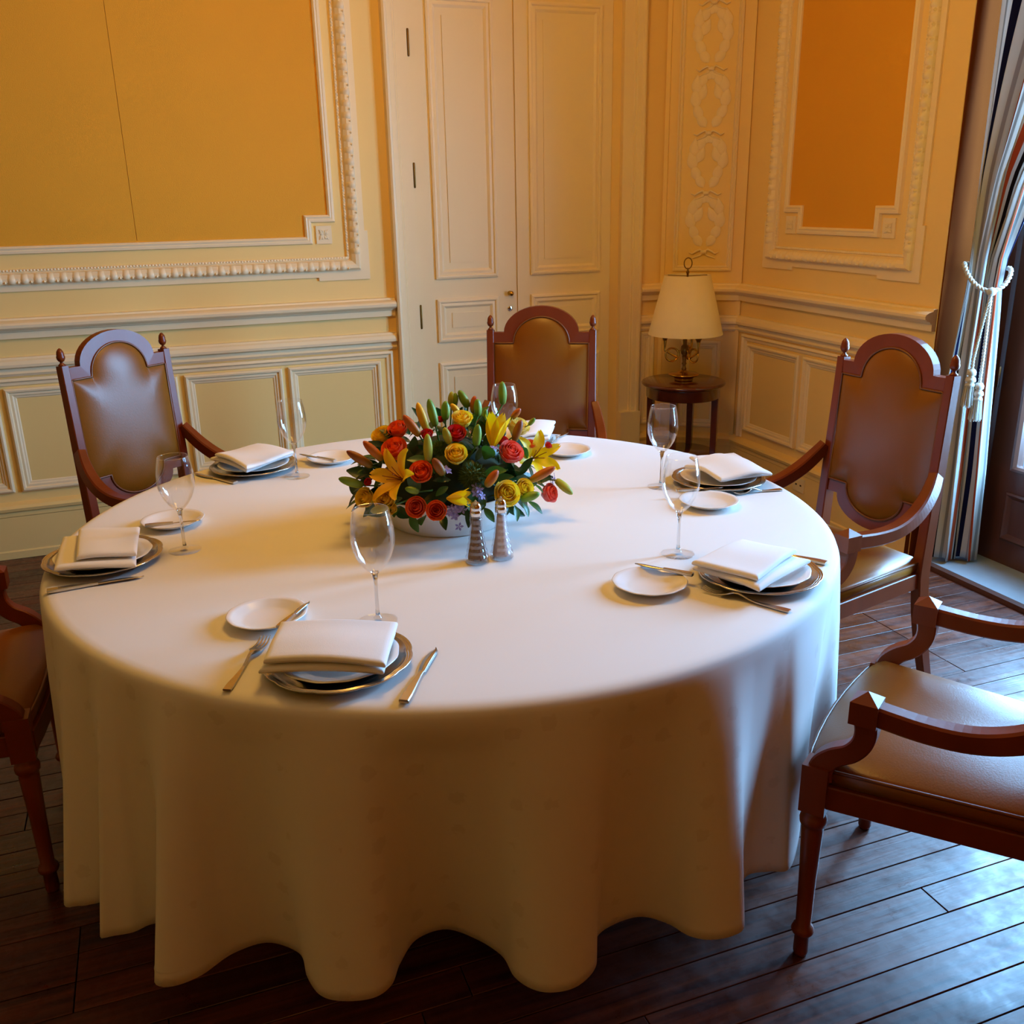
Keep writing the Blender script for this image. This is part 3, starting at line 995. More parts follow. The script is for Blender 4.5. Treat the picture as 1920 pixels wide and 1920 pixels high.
ang_h = np.array([h[0] for h in HEM], float)
rad_h = np.array([h[1] for h in HEM], float)
nH = len(HEM)
par = np.arange(nH + 1, dtype=float)
ang_e = np.concatenate([ang_h, [ang_h[0] + 360]])
rad_e = np.concatenate([rad_h, rad_h[:1]])
def crom(vals, t, wrap=0.0):
    i = int(t) % nH
    f = t - int(t)
    g_ = lambda k: vals[k % nH] + wrap * (k // nH)
    p0, p1, p2, p3 = g_(i - 1), g_(i), g_(i + 1), g_(i + 2)
    return 0.5 * (2 * p1 + (p2 - p0) * f + (2 * p0 - 5 * p1 + 4 * p2 - p3) * f * f + (3 * p1 - p0 - 3 * p2 + p3) * f ** 3)
# sample by arc length so that the steep fold sides keep enough vertices
ts = np.linspace(0, nH, 6001)
A_ = np.array([crom(ang_h, t, 360.0) for t in ts[:-1]] + [ang_h[0] + 360])
R__ = np.array([crom(rad_h, t) for t in ts[:-1]] + [rad_h[0]])
X_ = R__ * np.cos(np.radians(A_))
Y_ = R__ * np.sin(np.radians(A_))
al = np.concatenate([[0], np.cumsum(np.hypot(np.diff(X_), np.diff(Y_)))])
NA = 900
sa_ = np.linspace(0, al[-1], NA, endpoint=False)
aa = np.interp(sa_, al, A_)
rh = np.interp(sa_, al, R__)
# the angle each thread leaves the table edge with: smoothed version of the hem angle
kern = np.hanning(61)
kern /= kern.sum()
ext = np.concatenate([aa - 360, aa, aa + 360])
a_top = np.convolve(ext, kern, 'same')[NA:2 * NA]
ZH = 0.16
cl = MB()
P = []
rads = [0.02, 0.3, 0.6, 0.8, 0.92, 0.965]
zs_top = [TZ] * 6
for r, z in zip(rads, zs_top):
    P.append([(TC[0] + r * math.cos(math.radians(a)), TC[1] + r * math.sin(math.radians(a)), z) for a in a_top])
for (r, z) in ((0.978, TZ - 0.0008), (0.989, TZ - 0.004), (0.996, TZ - 0.010), (1.0, TZ - 0.020)):
    P.append([(TC[0] + r * math.cos(math.radians(a)), TC[1] + r * math.sin(math.radians(a)), z) for a in a_top])
for i in range(1, 29):
    t = i / 28
    z = TZ - 0.020 - (TZ - 0.020 - ZH) * t
    g = min(1.0, t ** 0.62) * (0.35 + 0.65 * t ** 0.6) if t < 1 else 1.0
    row = []
    for a, r_, a0_ in zip(aa, rh, a_top):
        d = r_ - 1.004
        inner = d if d > 0 else d * (1.0 if t > 0.12 else t / 0.12)
        r = 1.0 + 0.004 * min(1, t * 4) + inner * g
        for ca_, cw_, lim in ((-1, 16, 0.875), (57.6, 15, 0.915), (120, 15, 0.985)):
            dd_ = abs((a - ca_ + 180) % 360 - 180)
            if dd_ < cw_ + 8:
                k1 = min(1, max(0, (cw_ + 8 - dd_) / 8)) * min(1, max(0, (0.70 - z) / 0.17))
                k1 = k1 * k1 * (3 - 2 * k1)
                r = min(r, 1.10 - (1.10 - lim) * k1) if k1 > 0 else r
        ca = math.radians(a0_ + (a - a0_) * min(1.0, 0.15 + 0.85 * t))
        row.append((TC[0] + r * math.cos(ca), TC[1] + r * math.sin(ca), z + 0.004 * math.sin(a * 0.21) * t))
    P.append(row)
# turned-in hem gives the edge some thickness
P.append([(p[0] + (TC[0] - p[0]) * 0.004, p[1] + (TC[1] - p[1]) * 0.004, p[2] - 0.001) for p in P[-1]])
P.append([(p[0] + (TC[0] - p[0]) * 0.004, p[1] + (TC[1] - p[1]) * 0.004, p[2] + 0.03) for p in P[-2]])
cl.grid(P, False, True, True)
cl.add(P[0], [tuple(range(NA))])
cloth = cl.build('tablecloth', 'damask')
tag(cloth, 'long white damask cloth draped in folds over the round table', 'tablecloth')

# ================================================================ CHAIRS
WB, YB0, TILT = 0.210, -0.225, 0.055
def yb(z):
    return YB0 - TILT * (z - 0.45) if z > 0.45 else YB0 - 0.10 * ((0.45 - z) / 0.45) ** 1.6
ZP = 1.048
def make_chair():
    ch = link('armchair', None)
    # back posts running down into the rear legs
    for s in (-1, 1):
        zs = [0.0, 0.1, 0.2, 0.3, 0.4, 0.45, 0.6, 0.75, 0.9, ZP]
        pts = [(s * WB, yb(z), z) for z in zs]
        wz = [0.030, 0.032, 0.034, 0.036, 0.036, 0.036, 0.034, 0.032, 0.030, 0.029]
        hz = [0.032, 0.034, 0.038, 0.042, 0.044, 0.044, 0.042, 0.040, 0.036, 0.034]
        MB().bar(pts, wz, hz, (1, 0, 0), fine=3).build('back_post', 'mahogany', ch)
        fin = MB().lathe([(0.0, 0.0), (0.012, 0.0), (0.012, 0.004), (0.006, 0.009), (0.005, 0.014), (0.010, 0.017), (0.0135, 0.024), (0.0145, 0.031), (0.0125, 0.036), (0.0128, 0.040), (0.011, 0.049), (0.006, 0.057), (0.0, 0.061)], 14)
        fin.build('finial', 'mahogany', ch, (s * WB, yb(ZP), ZP))
    # crest and bottom rails: outer / inner curves
    def band(outer, inner, thick, name):
        P = []
        for (xo, zo), (xi, zi) in zip(outer, inner):
            P.append([(xo, yb(zo) + thick / 2, zo), (xi, yb(zi) + thick / 2 - 0.002, zi), (xi, yb(zi) - thick / 2, zi), (xo, yb(zo) - thick / 2, zo)])
        m = MB().grid(P, False, True, False)
        m.add(P[0], [(0, 1, 2, 3)]).add(P[-1], [(3, 2, 1, 0)])
        return m.build(name, 'mahogany', ch)
    angs = [PI - PI * i / 20 for i in range(21)]
    xs_ = WB - 0.012
    top_o = [(-xs_, 1.040), (-0.153, 1.040)] + [(0.153 * math.cos(a), 1.040 + 0.105 * math.sin(a)) for a in angs] + [(0.153, 1.040), (xs_, 1.040)]
    top_i = [(-xs_, 0.997), (-0.124, 0.997)] + [(0.116 * math.cos(a), 0.999 + 0.104 * math.sin(a)) for a in angs] + [(0.124, 0.997), (xs_, 0.997)]
    band(top_o, top_i, 0.030, 'crest_rail')
    bot_o = [(-xs_, 0.600), (-0.153, 0.600)] + [(0.150 * math.cos(a), 0.600 - 0.085 * math.sin(a)) for a in angs] + [(0.153, 0.600), (xs_, 0.600)]
    bot_i = [(-xs_, 0.642), (-0.124, 0.642)] + [(0.116 * math.cos(a), 0.640 - 0.088 * math.sin(a)) for a in angs] + [(0.124, 0.642), (xs_, 0.642)]
    band(bot_o, bot_i, 0.028, 'lower_back_rail')
    # leather back
    cols = [-0.197, -0.19, -0.18, -0.165, -0.15, -0.135, -0.124] + [0.116 * math.cos(a) for a in angs] + [0.124, 0.135, 0.15, 0.165, 0.18, 0.19, 0.197]
    def zt(x):
        return 0.997 if abs(x) >= 0.116 else 0.999 + 0.104 * math.sqrt(max(0, 1 - (x / 0.116) ** 2))
    def zb(x):
        return 0.642 if abs(x) >= 0.116 else 0.640 - 0.088 * math.sqrt(max(0, 1 - (x / 0.116) ** 2))
    nz_ = 24
    outl = [(x, zt(x)) for x in cols] + [(x, zb(x)) for x in cols[::-1]]
    oa = np.array(outl + outl[:1])
    def dist(x, z):
        p_ = np.array([x, z])
        d_ = oa[1:] - oa[:-1]
        t_ = np.clip(((p_ - oa[:-1]) * d_).sum(1) / ((d_ ** 2).sum(1) + 1e-12), 0, 1)
        return float(np.sqrt((((oa[:-1] + d_ * t_[:, None]) - p_) ** 2).sum(1)).min())
    def face(bulge, off):
        P = []
        for x in cols:
            row = []
            a, b = zb(x), zt(x)
            for i in range(nz_ + 1):
                t = 0.5 - 0.5 * math.cos(PI * i / nz_)
                z = a + (b - a) * t
                row.append((x, yb(z) + off + bulge * (1 - math.exp(-dist(x, z) / 0.040)), z))
            P.append(row)
        return P
    MB().grid(face(0.024, 0.010)).build('back_cushion', 'leather', ch)
    MB().grid(face(-0.008, -0.011)).build('back_panel', 'leather', ch)
    MB().tube([(x * 0.99, yb(z) + 0.014, z) for x, z in outl], 0.0038, 6, closed=True).build('back_piping', 'leather_piping', ch)
    # seat plan
    def plan(inset=0.0, n=9):
        fr = [(x_ * (0.262 - inset), 0.262 - inset + 0.022 * (1 - x_ * x_)) for x_ in np.linspace(-1, 1, n)]
        rr = [(x_ * (0.205 - inset), -0.215 + inset) for x_ in np.linspace(1, -1, n)]
        return fr, rr
    fr, rr = plan(0.0)
    z0, z1, z2 = 0.385, 0.438, 0.470
    # wooden rails
    for name, A in (('seat_rail', [fr[0], rr[-1]]), ('seat_rail', [fr[-1], rr[0]]), ('seat_rail', fr), ('seat_rail', rr)):
        P_ = [(x_, y_, (z0 + z1) / 2) for x_, y_ in A]
        if len(P_) == 2:
            P_ = [tuple(np.array(P_[0]) * (1 - t) + np.array(P_[1]) * t) for t in (0, 0.5, 1)]
        MB().bar(P_, 0.026, z1 - z0, lambda i: (0, 0, 1) and (1, 0.0001, 0) if False else np.cross(np.array(P_[min(i + 1, len(P_) - 1)]) - np.array(P_[max(i - 1, 0)]), (0, 0, 1.0))).build(name, 'mahogany', ch)
    # upholstered seat: side band and crowned top
    ring = []
    outline = fr + rr
    def scaled(s_, z_):
        return [(x_ * s_, 0.023 + (y_ - 0.023) * s_, z_) for x_, y_ in outline]
    cu = MB()
    P = [scaled(0.985, z1 - 0.004), scaled(1.018, z1 + 0.004), scaled(1.022, (z1 + z2) / 2), scaled(1.018, z2)]
    for s_, h_ in ((0.985, 0.008), (0.93, 0.018), (0.82, 0.030), (0.65, 0.039), (0.45, 0.044), (0.22, 0.0465), (0.02, 0.047)):
        P.append(scaled(s_, z2 + h_))
    cu.grid(P, False, True, True)
    cu.add(P[-1], [tuple(range(len(outline)))])
    cu.build('seat_cushion', 'leather', ch)
    MB().tube(scaled(1.02, z2 + 0.001), 0.004, 6, closed=True).build('seat_piping', 'leather_piping', ch)
    for s in (-1, 1):
        # front leg with block, rings and taper
        lx, ly = s * 0.256, 0.246
        lg = MB()
        lg.box(lx - 0.026, lx + 0.026, ly - 0.026, ly + 0.026, 0.372, 0.480)
        fl = lambda a, r, z: 1.0 - (0.06 * (0.5 + 0.5 * math.cos(12 * a)) if 0.07 < z < 0.335 else 0)
        lg.lathe([(0.0, 0.0), (0.013, 0.0), (0.016, 0.01), (0.015, 0.055), (0.022, 0.060), (0.024, 0.066), (0.022, 0.074), (0.016, 0.08), (0.018, 0.2), (0.0225, 0.325), (0.020, 0.333), (0.027, 0.338), (0.028, 0.348), (0.026, 0.356), (0.021, 0.362), (0.024, 0.373), (0.0, 0.373)], 24, (lx, ly, 0), fl)
        lg.build('front_leg', 'mahogany', ch)
        # arm support: sweeps back and up from the leg to the block under the arm end
        sp = [(s * 0.256, 0.240, 0.455), (s * 0.257, 0.236, 0.485), (s * 0.258, 0.215, 0.510), (s * 0.260, 0.185, 0.530), (s * 0.261, 0.166, 0.556), (s * 0.262, 0.160, 0.585), (s * 0.263, 0.163, 0.612)]
        MB().bar(sp, [0.040, 0.038, 0.036, 0.034, 0.034, 0.036, 0.040], [0.052, 0.046, 0.042, 0.040, 0.040, 0.042, 0.044], (1, 0, 0), fine=5).build('arm_support', 'mahogany', ch)
        blk = MB()
        bx_, by_ = s * 0.263, 0.166
        hw = 0.026
        blk.box(bx_ - hw, bx_ + hw, by_ - hw, by_ + hw, 0.603, 0.650)
        blk.add([(bx_ - hw, by_ - hw, 0.650), (bx_ + hw, by_ - hw, 0.650), (bx_ + hw, by_ + hw, 0.650), (bx_ - hw, by_ + hw, 0.650), (bx_, by_, 0.668)], [(0, 1, 4), (1, 2, 4), (2, 3, 4), (3, 0, 4)])
        blk.build('arm_block', 'mahogany', ch)
        ap = [(s * 0.263, 0.150, 0.626), (s * 0.265, 0.06, 0.620), (s * 0.264, -0.02, 0.625), (s * 0.258, -0.09, 0.645), (s * 0.247, -0.15, 0.678), (s * 0.234, -0.195, 0.718), (s * 0.222, -0.222, 0.752)]
        MB().bar(ap, [0.038, 0.038, 0.040, 0.040, 0.038, 0.034, 0.030], [0.042, 0.042, 0.042, 0.044, 0.046, 0.046, 0.040], (1, 0, 0), bev=0.25, fine=5).build('arm', 'mahogany', ch)
    return ch

chair0 = make_chair()
CH = [  # x, y, facing angle (deg), label
    (-0.004, 3.461, -52, 'mahogany armchair in brown leather between the back wall and the table, nearest the ochre panel'),
    (1.339, 3.372, -118.2, 'mahogany armchair in brown leather standing in front of the double door'),
    (1.872, 2.287, -172.8, 'mahogany armchair in brown leather beside the striped curtain'),
    (1.480, 1.266, 125.2, 'mahogany armchair pulled out at the lower right, cut by the frame'),
    (-0.660, 2.400, 0, 'mahogany armchair at the left edge, only its arms, seat front and leg showing'),
]
for i, (x, y, a, lab) in enumerate(CH):
    c = chair0 if i == 0 else dup(chair0)
    c.location = (x, y, 0)
    c.rotation_euler = (0, 0, math.radians(a) - PI / 2)
    tag(c, lab, 'chair', 'leather armchairs around the round table')

# ================================================================ TABLE SETTINGS
def scallop(a, r, z):
    return 1.0 + 0.022 * abs(math.cos(5 * a)) ** 0.6 - 0.012

me_charger = MB().lathe([(0.0, 0.0), (0.085, 0.0), (0.090, 0.001), (0.100, 0.006), (0.118, 0.012), (0.128, 0.0155), (0.129, 0.018), (0.131, 0.0185), (0.1325, 0.0165), (0.134, 0.019), (0.136, 0.0195), (0.1375, 0.0175),
                         (0.139, 0.020), (0.141, 0.0200), (0.142, 0.0185), (0.141, 0.0165), (0.128, 0.0135), (0.118, 0.0095), (0.100, 0.0035), (0.090, 0.003), (0.0, 0.003)][::-1], 80, mod=lambda a, r, z: scallop(a, r, z) if r > 0.11 else 1.0, cap=False).mesh('charger', 'silver')
wob = lambda a, r, z: 1.0 + (0.008 * math.cos(12 * a) if r > 0.06 else 0)
me_plate = MB().lathe([(0.0, 0.0), (0.062, 0.0), (0.064, 0.002), (0.074, 0.004), (0.098, 0.014), (0.110, 0.0185), (0.112, 0.020), (0.110, 0.021), (0.097, 0.017), (0.073, 0.0075), (0.062, 0.005), (0.0, 0.0045)], 64, mod=lambda a, r, z: 1.0 + (0.008 * math.cos(12 * a) if r > 0.09 else 0), cap=False).mesh('plate', 'porcelain')
me_bread = MB().lathe([(0.0, 0.0), (0.046, 0.0), (0.048, 0.002), (0.056, 0.004), (0.072, 0.0125), (0.080, 0.0165), (0.082, 0.018), (0.080, 0.019), (0.070, 0.0155), (0.055, 0.0075), (0.046, 0.005), (0.0, 0.0045)], 56, mod=wob, cap=False).mesh('bread_plate', 'porcelain')
GLASS_PROF_BOWL = [(0.0, 0.098), (0.006, 0.100), (0.014, 0.106), (0.024, 0.117), (0.034, 0.134), (0.0405, 0.153), (0.0425, 0.170), (0.0415, 0.190), (0.0385, 0.210), (0.0345, 0.228), (0.0340, 0.2295),
                   (0.0333, 0.228), (0.0373, 0.210), (0.0403, 0.190), (0.0413, 0.170), (0.0393, 0.153), (0.0328, 0.134), (0.0228, 0.1185), (0.012, 0.1075), (0.0, 0.103)]
me_gbowl = MB().lathe(GLASS_PROF_BOWL, 40, cap=False).mesh('bowl', 'clear_glass')
me_gstem = MB().lathe([(0.009, 0.0065), (0.0050, 0.012), (0.0036, 0.024), (0.0034, 0.06), (0.0040, 0.085), (0.0062, 0.098), (0.0085, 0.1015)], 16, cap=False).mesh('stem', 'stem_glass')
me_gfoot = MB().lathe([(0.0, 0.0), (0.0385, 0.0), (0.0395, 0.0012), (0.0380, 0.0022), (0.020, 0.0042), (0.009, 0.0068), (0.0, 0.0069)], 40, cap=False).mesh('foot', 'foot_glass')

def knife_meshes(L, hw, butter=False):
    lh = L * (0.52 if not butter else 0.50)
    hd = MB().bar([(0, y_, 0.0045) for y_ in np.linspace(0, lh, 6)], [hw * 1.05, hw * 1.1, hw * 0.95, hw * 0.8, hw * 0.62, hw * 0.55], [0.007, 0.008, 0.008, 0.0075, 0.007, 0.006], (1, 0, 0), bev=0.4)
    P = []
    for i in range(9):
        t = i / 8
        y_ = lh + (L - lh) * t
        wl = -hw * (0.42 + 0.30 * math.sin(PI * min(1, t * 1.1)))
        wr_ = hw * 0.42
        if t > 0.72:
            k_ = ((t - 0.72) / 0.28)
            wl *= (1 - k_ ** 2 * 0.98)
            wr_ = wr_ * (1 - k_ ** 3 * 1.4)
        P.append([(wl, y_, 0.0030), ((wl + wr_) / 2, y_, 0.0048), (wr_, y_, 0.0042), ((wl + wr_) / 2, y_, 0.0024)])
    bl = MB().grid(P, False, True, True)
    bl.add(P[0], [(0, 1, 2, 3)]).add(P[-1], [(3, 2, 1, 0)])
    return hd.mesh('handle', 'silver'), bl.mesh('blade', 'silver')
me_kh, me_kb = knife_meshes(0.185, 0.017)
me_bh, me_bb = knife_meshes(0.135, 0.0125, True)

def fork_meshes():
    L = 0.175
    zf = lambda y_: 0.0032 + 0.011 * math.exp(-((y_ - 0.105) / 0.024) ** 2) + (0.006 * ((y_ - 0.15) / 0.025) ** 2 if y_ > 0.15 else 0)
    ys_ = np.linspace(0, 0.112, 12)
    ws = [0.015, 0.0165, 0.0155, 0.0135, 0.0115, 0.0095, 0.008, 0.0068, 0.006, 0.0058, 0.006, 0.0085]
    hd = MB().bar([(0, y_, zf(y_)) for y_ in ys_], ws, 0.0032, (1, 0, 0), bev=0.4).mesh('handle', 'silver')
    ys2 = np.linspace(0.110, 0.136, 6)
    hb = MB().bar([(0, y_, zf(y_)) for y_ in ys2], [0.008, 0.016, 0.021, 0.0228, 0.0232, 0.023], 0.0026, (1, 0, 0), bev=0.4)
    for k_ in range(4):
        xk = (k_ - 1.5) * 0.0064
        hb.bar([(xk, y_, zf(y_)) for y_ in np.linspace(0.133, L, 7)], [0.0042, 0.0040, 0.0038, 0.0036, 0.0032, 0.0026, 0.0014], 0.0022, (1, 0, 0), bev=0.3)
    return hd, hb.mesh('tines', 'silver')
me_fh, me_ft = fork_meshes()

def line_obj(name, parts, p_handle, p_tip, L, label, cat, group, z=TZ, tilt_z=None):
    """cutlery laid from handle end pixel towards tip pixel"""
    a = at_z(*p_handle, z + 0.004)
    b = at_z(*p_tip, z + 0.004)
    d = b - a
    ang = math.atan2(d[1], d[0]) - PI / 2
    rx = 0.0
    t = thing(name, label, cat, (a[0], a[1], z), 0, group)
    s = math.hypot(d[0], d[1]) / L
    if tilt_z:
        rx = math.asin(tilt_z / L)
    t.rotation_euler = (rx, 0, ang)
    for nm, me in parts:
        link(nm, me, t, scale=(1, min(1.25, max(0.85, s)), 1))
    return t

def slab(corners, z, th, dome=0.004, droop=0.0, n=18, wave=0.0015, seed=0, m='napkin_cloth', pz=None, dips=(0, 0, 0, 0)):
    """soft folded cloth slab from four table pixels (tl, tr, br, bl)"""
    q = [at_z(*c, (pz if pz else z)) for c in corners]
    rg = random.Random(seed)
    ph = [rg.uniform(0, 6) for _ in range(4)]
    def pt(u_, v_, top):
        p_ = (q[0] * (1 - u_) + q[1] * u_) * (1 - v_) + (q[3] * (1 - u_) + q[2] * u_) * v_
        e = min(u_, 1 - u_, v_, 1 - v_)
        edge = min(1, e / 0.06)
        h = math.sqrt(max(0, 1 - (1 - edge) ** 2))
        dz = sum(dp * w_ for dp, w_ in zip(dips, (max(0, 1 - 1.6 * math.hypot(u_, v_)), max(0, 1 - 1.6 * math.hypot(1 - u_, v_)), max(0, 1 - 1.6 * math.hypot(1 - u_, 1 - v_)), max(0, 1 - 1.6 * math.hypot(u_, 1 - v_)))))
        zz = z + dome * 4 * u_ * (1 - u_) * (0.4 + 0.6 * v_) + wave * (math.sin(5 * u_ + ph[0]) + math.sin(6 * v_ + ph[1])) - dz
        zz += (th / 2) * h * (1 if top else -1) + th / 2
        return (p_[0], p_[1], zz)
    us = [0, 0.008, 0.02, 0.04, 0.06] + list(np.linspace(0.12, 0.88, n - 10)) + [0.94, 0.96, 0.98, 0.992, 1]
    mb = MB()
    mb.grid([[pt(u_, v_, True) for v_ in us] for u_ in us])
    mb.grid([[pt(u_, v_, False) for v_ in us] for u_ in us])
    return mb

SET = [
    dict(nm='near', ch=(635, 1231), br=(501, 1151), gl=(709, 1163), rot=-120, where='at the place nearest the camera'),
    dict(nm='left', ch=(194, 1040), br=(324, 974), gl=(347, 1031), rot=180, where='at the leftmost place'),
    dict(nm='backleft', ch=(476, 870), br=(622, 857), gl=(557, 893), rot=120, where='at the back left place'),
    dict(nm='back', ch=(988, 818), br=(1062, 843), gl=(948, 856), rot=60, where='at the place behind the flowers'),
    dict(nm='rightback', ch=(1347, 894), br=(1329, 938), gl=(1239, 912), rot=0, where='at the right place beside the curtain chair'),
    dict(nm='right', ch=(1423, 1069), br=(1218, 1091), gl=(1271, 1038), rot=-54, where='at the right front place'),
]
for k, s in enumerate(SET):
    zc = TZ + 0.0005
    p = at_z(*s['ch'], TZ + 0.018)
    if s['nm'] == 'back':
        p = np.array([TC[0] + 0.84 * math.cos(PI / 3), TC[1] + 0.84 * math.sin(PI / 3), TZ])
    tag(link('charger_plate', me_charger, None, (p[0], p[1], zc), (0, 0, math.radians(s['rot'] + 18)), 0.962), 'scalloped silver charger plate ' + s['where'], 'plate', 'silver charger plates')
    tag(link('dinner_plate', me_plate, None, (p[0], p[1], zc + 0.0035), (0, 0, math.radians(s['rot']))), 'white porcelain plate under the napkin ' + s['where'], 'plate', 'white plates on the chargers')
    p = at_z(*s['br'], TZ + 0.015)
    tag(link('bread_plate', me_bread, None, (p[0], p[1], zc), (0, 0, math.radians(s['rot']))), 'small white bread plate ' + s['where'], 'plate', 'bread plates')
    p = at_z(*s['gl'], TZ + 0.001)
    g = thing('wine_glass', 'empty stemmed wine glass ' + s['where'], 'glass', (p[0], p[1], zc), 0, 'wine glasses')
    link('bowl', me_gbowl, g, scale=1.05)
    link('stem', me_gstem, g, scale=1.05)
    link('foot', me_gfoot, g, scale=1.02)

KN, BK, FK = (('handle', me_kh), ('blade', me_kb)), (('handle', me_bh), ('blade', me_bb)), (('handle', me_fh), ('tines', me_ft))
GR = dict(k='dinner knives', b='butter knives', f='dinner forks')
zt_ = TZ + 0.0005
line_obj('dinner_knife', KN, (757, 1316), (819, 1214), 0.185, 'silver dinner knife right of the nearest place', 'knife', GR['k'], zt_)
line_obj('dinner_fork', FK, (425, 1293), (499, 1196), 0.175, 'silver dinner fork left of the nearest place', 'fork', GR['f'], zt_)
line_obj('dinner_knife', KN, (88, 1109), (270, 1080), 0.185, 'silver dinner knife in front of the leftmost place', 'knife', GR['k'], zt_)
line_obj('dinner_knife', KN, (442, 905), (365, 887), 0.185, 'silver dinner knife by the back left place', 'knife', GR['k'], zt_)
line_obj('dinner_fork', FK, (1481, 1145), (1318, 1104), 0.175, 'silver dinner fork in front of the right front place', 'fork', GR['f'], zt_)
line_obj('dinner_knife', KN, (1549, 1056), (1420, 1030), 0.185, 'silver dinner knife half hidden behind the right front napkin', 'knife', GR['k'], zt_)
line_obj('dinner_fork', FK, (1465, 917), (1374, 925), 0.175, 'silver dinner fork beside the curtain chair place', 'fork', GR['f'], zt_)
line_obj('dinner_fork', FK, (1062, 811), (1030, 830), 0.175, 'silver dinner fork behind the flowers', 'fork', GR['f'], zt_)
zbp = TZ + 0.019
line_obj('butter_knife', BK, (523, 1176), (581, 1127), 0.135, 'small butter knife on the bread plate nearest the camera', 'knife', GR['b'], zbp)
line_obj('butter_knife', BK, (272, 986), (376, 975), 0.135, 'small butter knife on the leftmost bread plate', 'knife', GR['b'], zbp)
line_obj('butter_knife', BK, (628, 864), (562, 851), 0.135, 'small butter knife on the back left bread plate', 'knife', GR['b'], zbp)
line_obj('butter_knife', BK, (1268, 920), (1356, 914), 0.135, 'small butter knife on the bread plate near the curtain chair', 'knife', GR['b'], zbp)
line_obj('butter_knife', BK, (1299, 1078), (1191, 1056), 0.135, 'small butter knife on the right front bread plate', 'knife', GR['b'], zbp)

NP = [
    ('near', [(538, 1185), (742, 1182), (720, 1258), (483, 1256)], [(525, 1163), (746, 1163), (723, 1243), (492, 1236)], 'folded white napkin on the plate nearest the camera'),
    ('left', [(118, 1007), (256, 1000), (255, 1058), (100, 1068)], [(147, 992), (262, 986), (256, 1036), (142, 1046)], 'folded white napkin on the leftmost plate'),
    ('backleft', [(478, 838), (549, 850), (462, 882), (393, 858)], [(484, 832), (552, 846), (462, 876), (402, 851)], 'folded white napkin on the back left plate'),
    ('back', [(975, 800), (1040, 798), (1030, 822), (965, 826)], [(980, 789), (1042, 788), (1028, 812), (970, 818)], 'folded white napkin partly hidden behind the flowers'),
    ('rightback', [(1292, 858), (1376, 850), (1446, 888), (1356, 902)], [(1283, 866), (1352, 848), (1449, 884), (1352, 892)], 'rumpled white napkin on the plate beside the curtain chair'),
    ('right', [(1392, 1032), (1521, 1050), (1424, 1106), (1298, 1062)], [(1391, 1011), (1495, 1031), (1421, 1084), (1296, 1053)], 'folded white napkin on the right front plate'),
]
for i, (nm, lo, up, lab) in enumerate(NP):
    t = thing('napkin', lab, 'napkin', (0, 0, 0), 0, 'folded napkins on the plates')
    slab(lo, TZ + 0.0280, 0.013, dome=0.004, seed=i, pz=TZ + 0.037).build('lower_fold', 'napkin_cloth', t)
    slab(up, TZ + 0.0432, 0.014, dome=0.005, seed=i + 20, pz=TZ + 0.054, wave=0.002 if nm != 'rightback' else 0.006).build('upper_fold', 'napkin_cloth', t)
    rebase(t, np.mean([at_z(*c_, TZ + 0.028) for c_ in lo], axis=0))

# salt and pepper
def shaker(px, label, fill, gname):
    p = at_z(*px, TZ)
    t = thing('shaker', label, 'shaker', (p[0], p[1], TZ + 0.0005), 0, gname)
    cut = lambda a, r, z: 1.0 + 0.08 * math.sin(6 * a + z * 210) * math.sin(6 * a - z * 210) * (0.012 < z < 0.112)
    MB().lathe([(0.0, 0.0), (0.026, 0.0), (0.0285, 0.003), (0.0275, 0.010)] + [(0.0275 - 0.0135 * min(1, ((z_ - 0.01) / 0.075)) ** 0.8, z_) for z_ in np.linspace(0.014, 0.115, 60)] + [(0.0125, 0.118)], 72, mod=cut, cap=False).build('glass_body', 'cut_glass', t)
    MB().lathe([(0.0, 0.008), (0.022, 0.008), (0.021, 0.02), (0.0155, 0.05), (0.0115, 0.085), (0.0098, 0.108), (0.0, 0.109)], 24, cap=False).build('contents', fill, t)
    MB().lathe([(0.0128, 0.114), (0.0138, 0.115), (0.0138, 0.126), (0.0125, 0.128), (0.0135, 0.131), (0.0125, 0.140), (0.008, 0.147), (0.003, 0.149), (0.0022, 0.152), (0.0, 0.153)], 24, cap=False).build('cap', 'chrome', t)
    return t
shaker((895, 1053), 'cut glass pepper shaker with chrome cap, left of the pair', 'pepper', 'salt and pepper shakers')
shaker((941, 1045), 'cut glass salt shaker with chrome cap, right of the pair', 'salt', 'salt and pepper shakers')

# ================================================================ FLOWERS
BC = np.array([TC[0], TC[1], TZ])
bw = thing('flower_bowl', 'low round white ceramic bowl holding the flowers', 'bowl', BC + [0, 0, 0.0005])
MB().lathe([(0.0, 0.0), (0.150, 0.0), (0.155, 0.003), (0.172, 0.05), (0.186, 0.088), (0.188, 0.09), (0.184, 0.09), (0.168, 0.05), (0.150, 0.008), (0.0, 0.008)], 56, cap=False).build('bowl_body', 'bowl_ceramic', bw)
DC, DR = BC + [0, 0, 0.095], np.array([0.255, 0.255, 0.190])
fm = MB().lathe([(0.0, 0.0), (0.140, 0.0), (0.155, 0.03), (0.165, 0.08), (0.17, 0.10), (0.15, 0.15), (0.11, 0.19), (0.05, 0.21), (0.0, 0.213)], 24)
tag(fm.build('floral_foam', 'foam_green', None, BC + [0, 0, 0.009]), 'dark green floral foam hidden inside the bowl of flowers', 'foam')

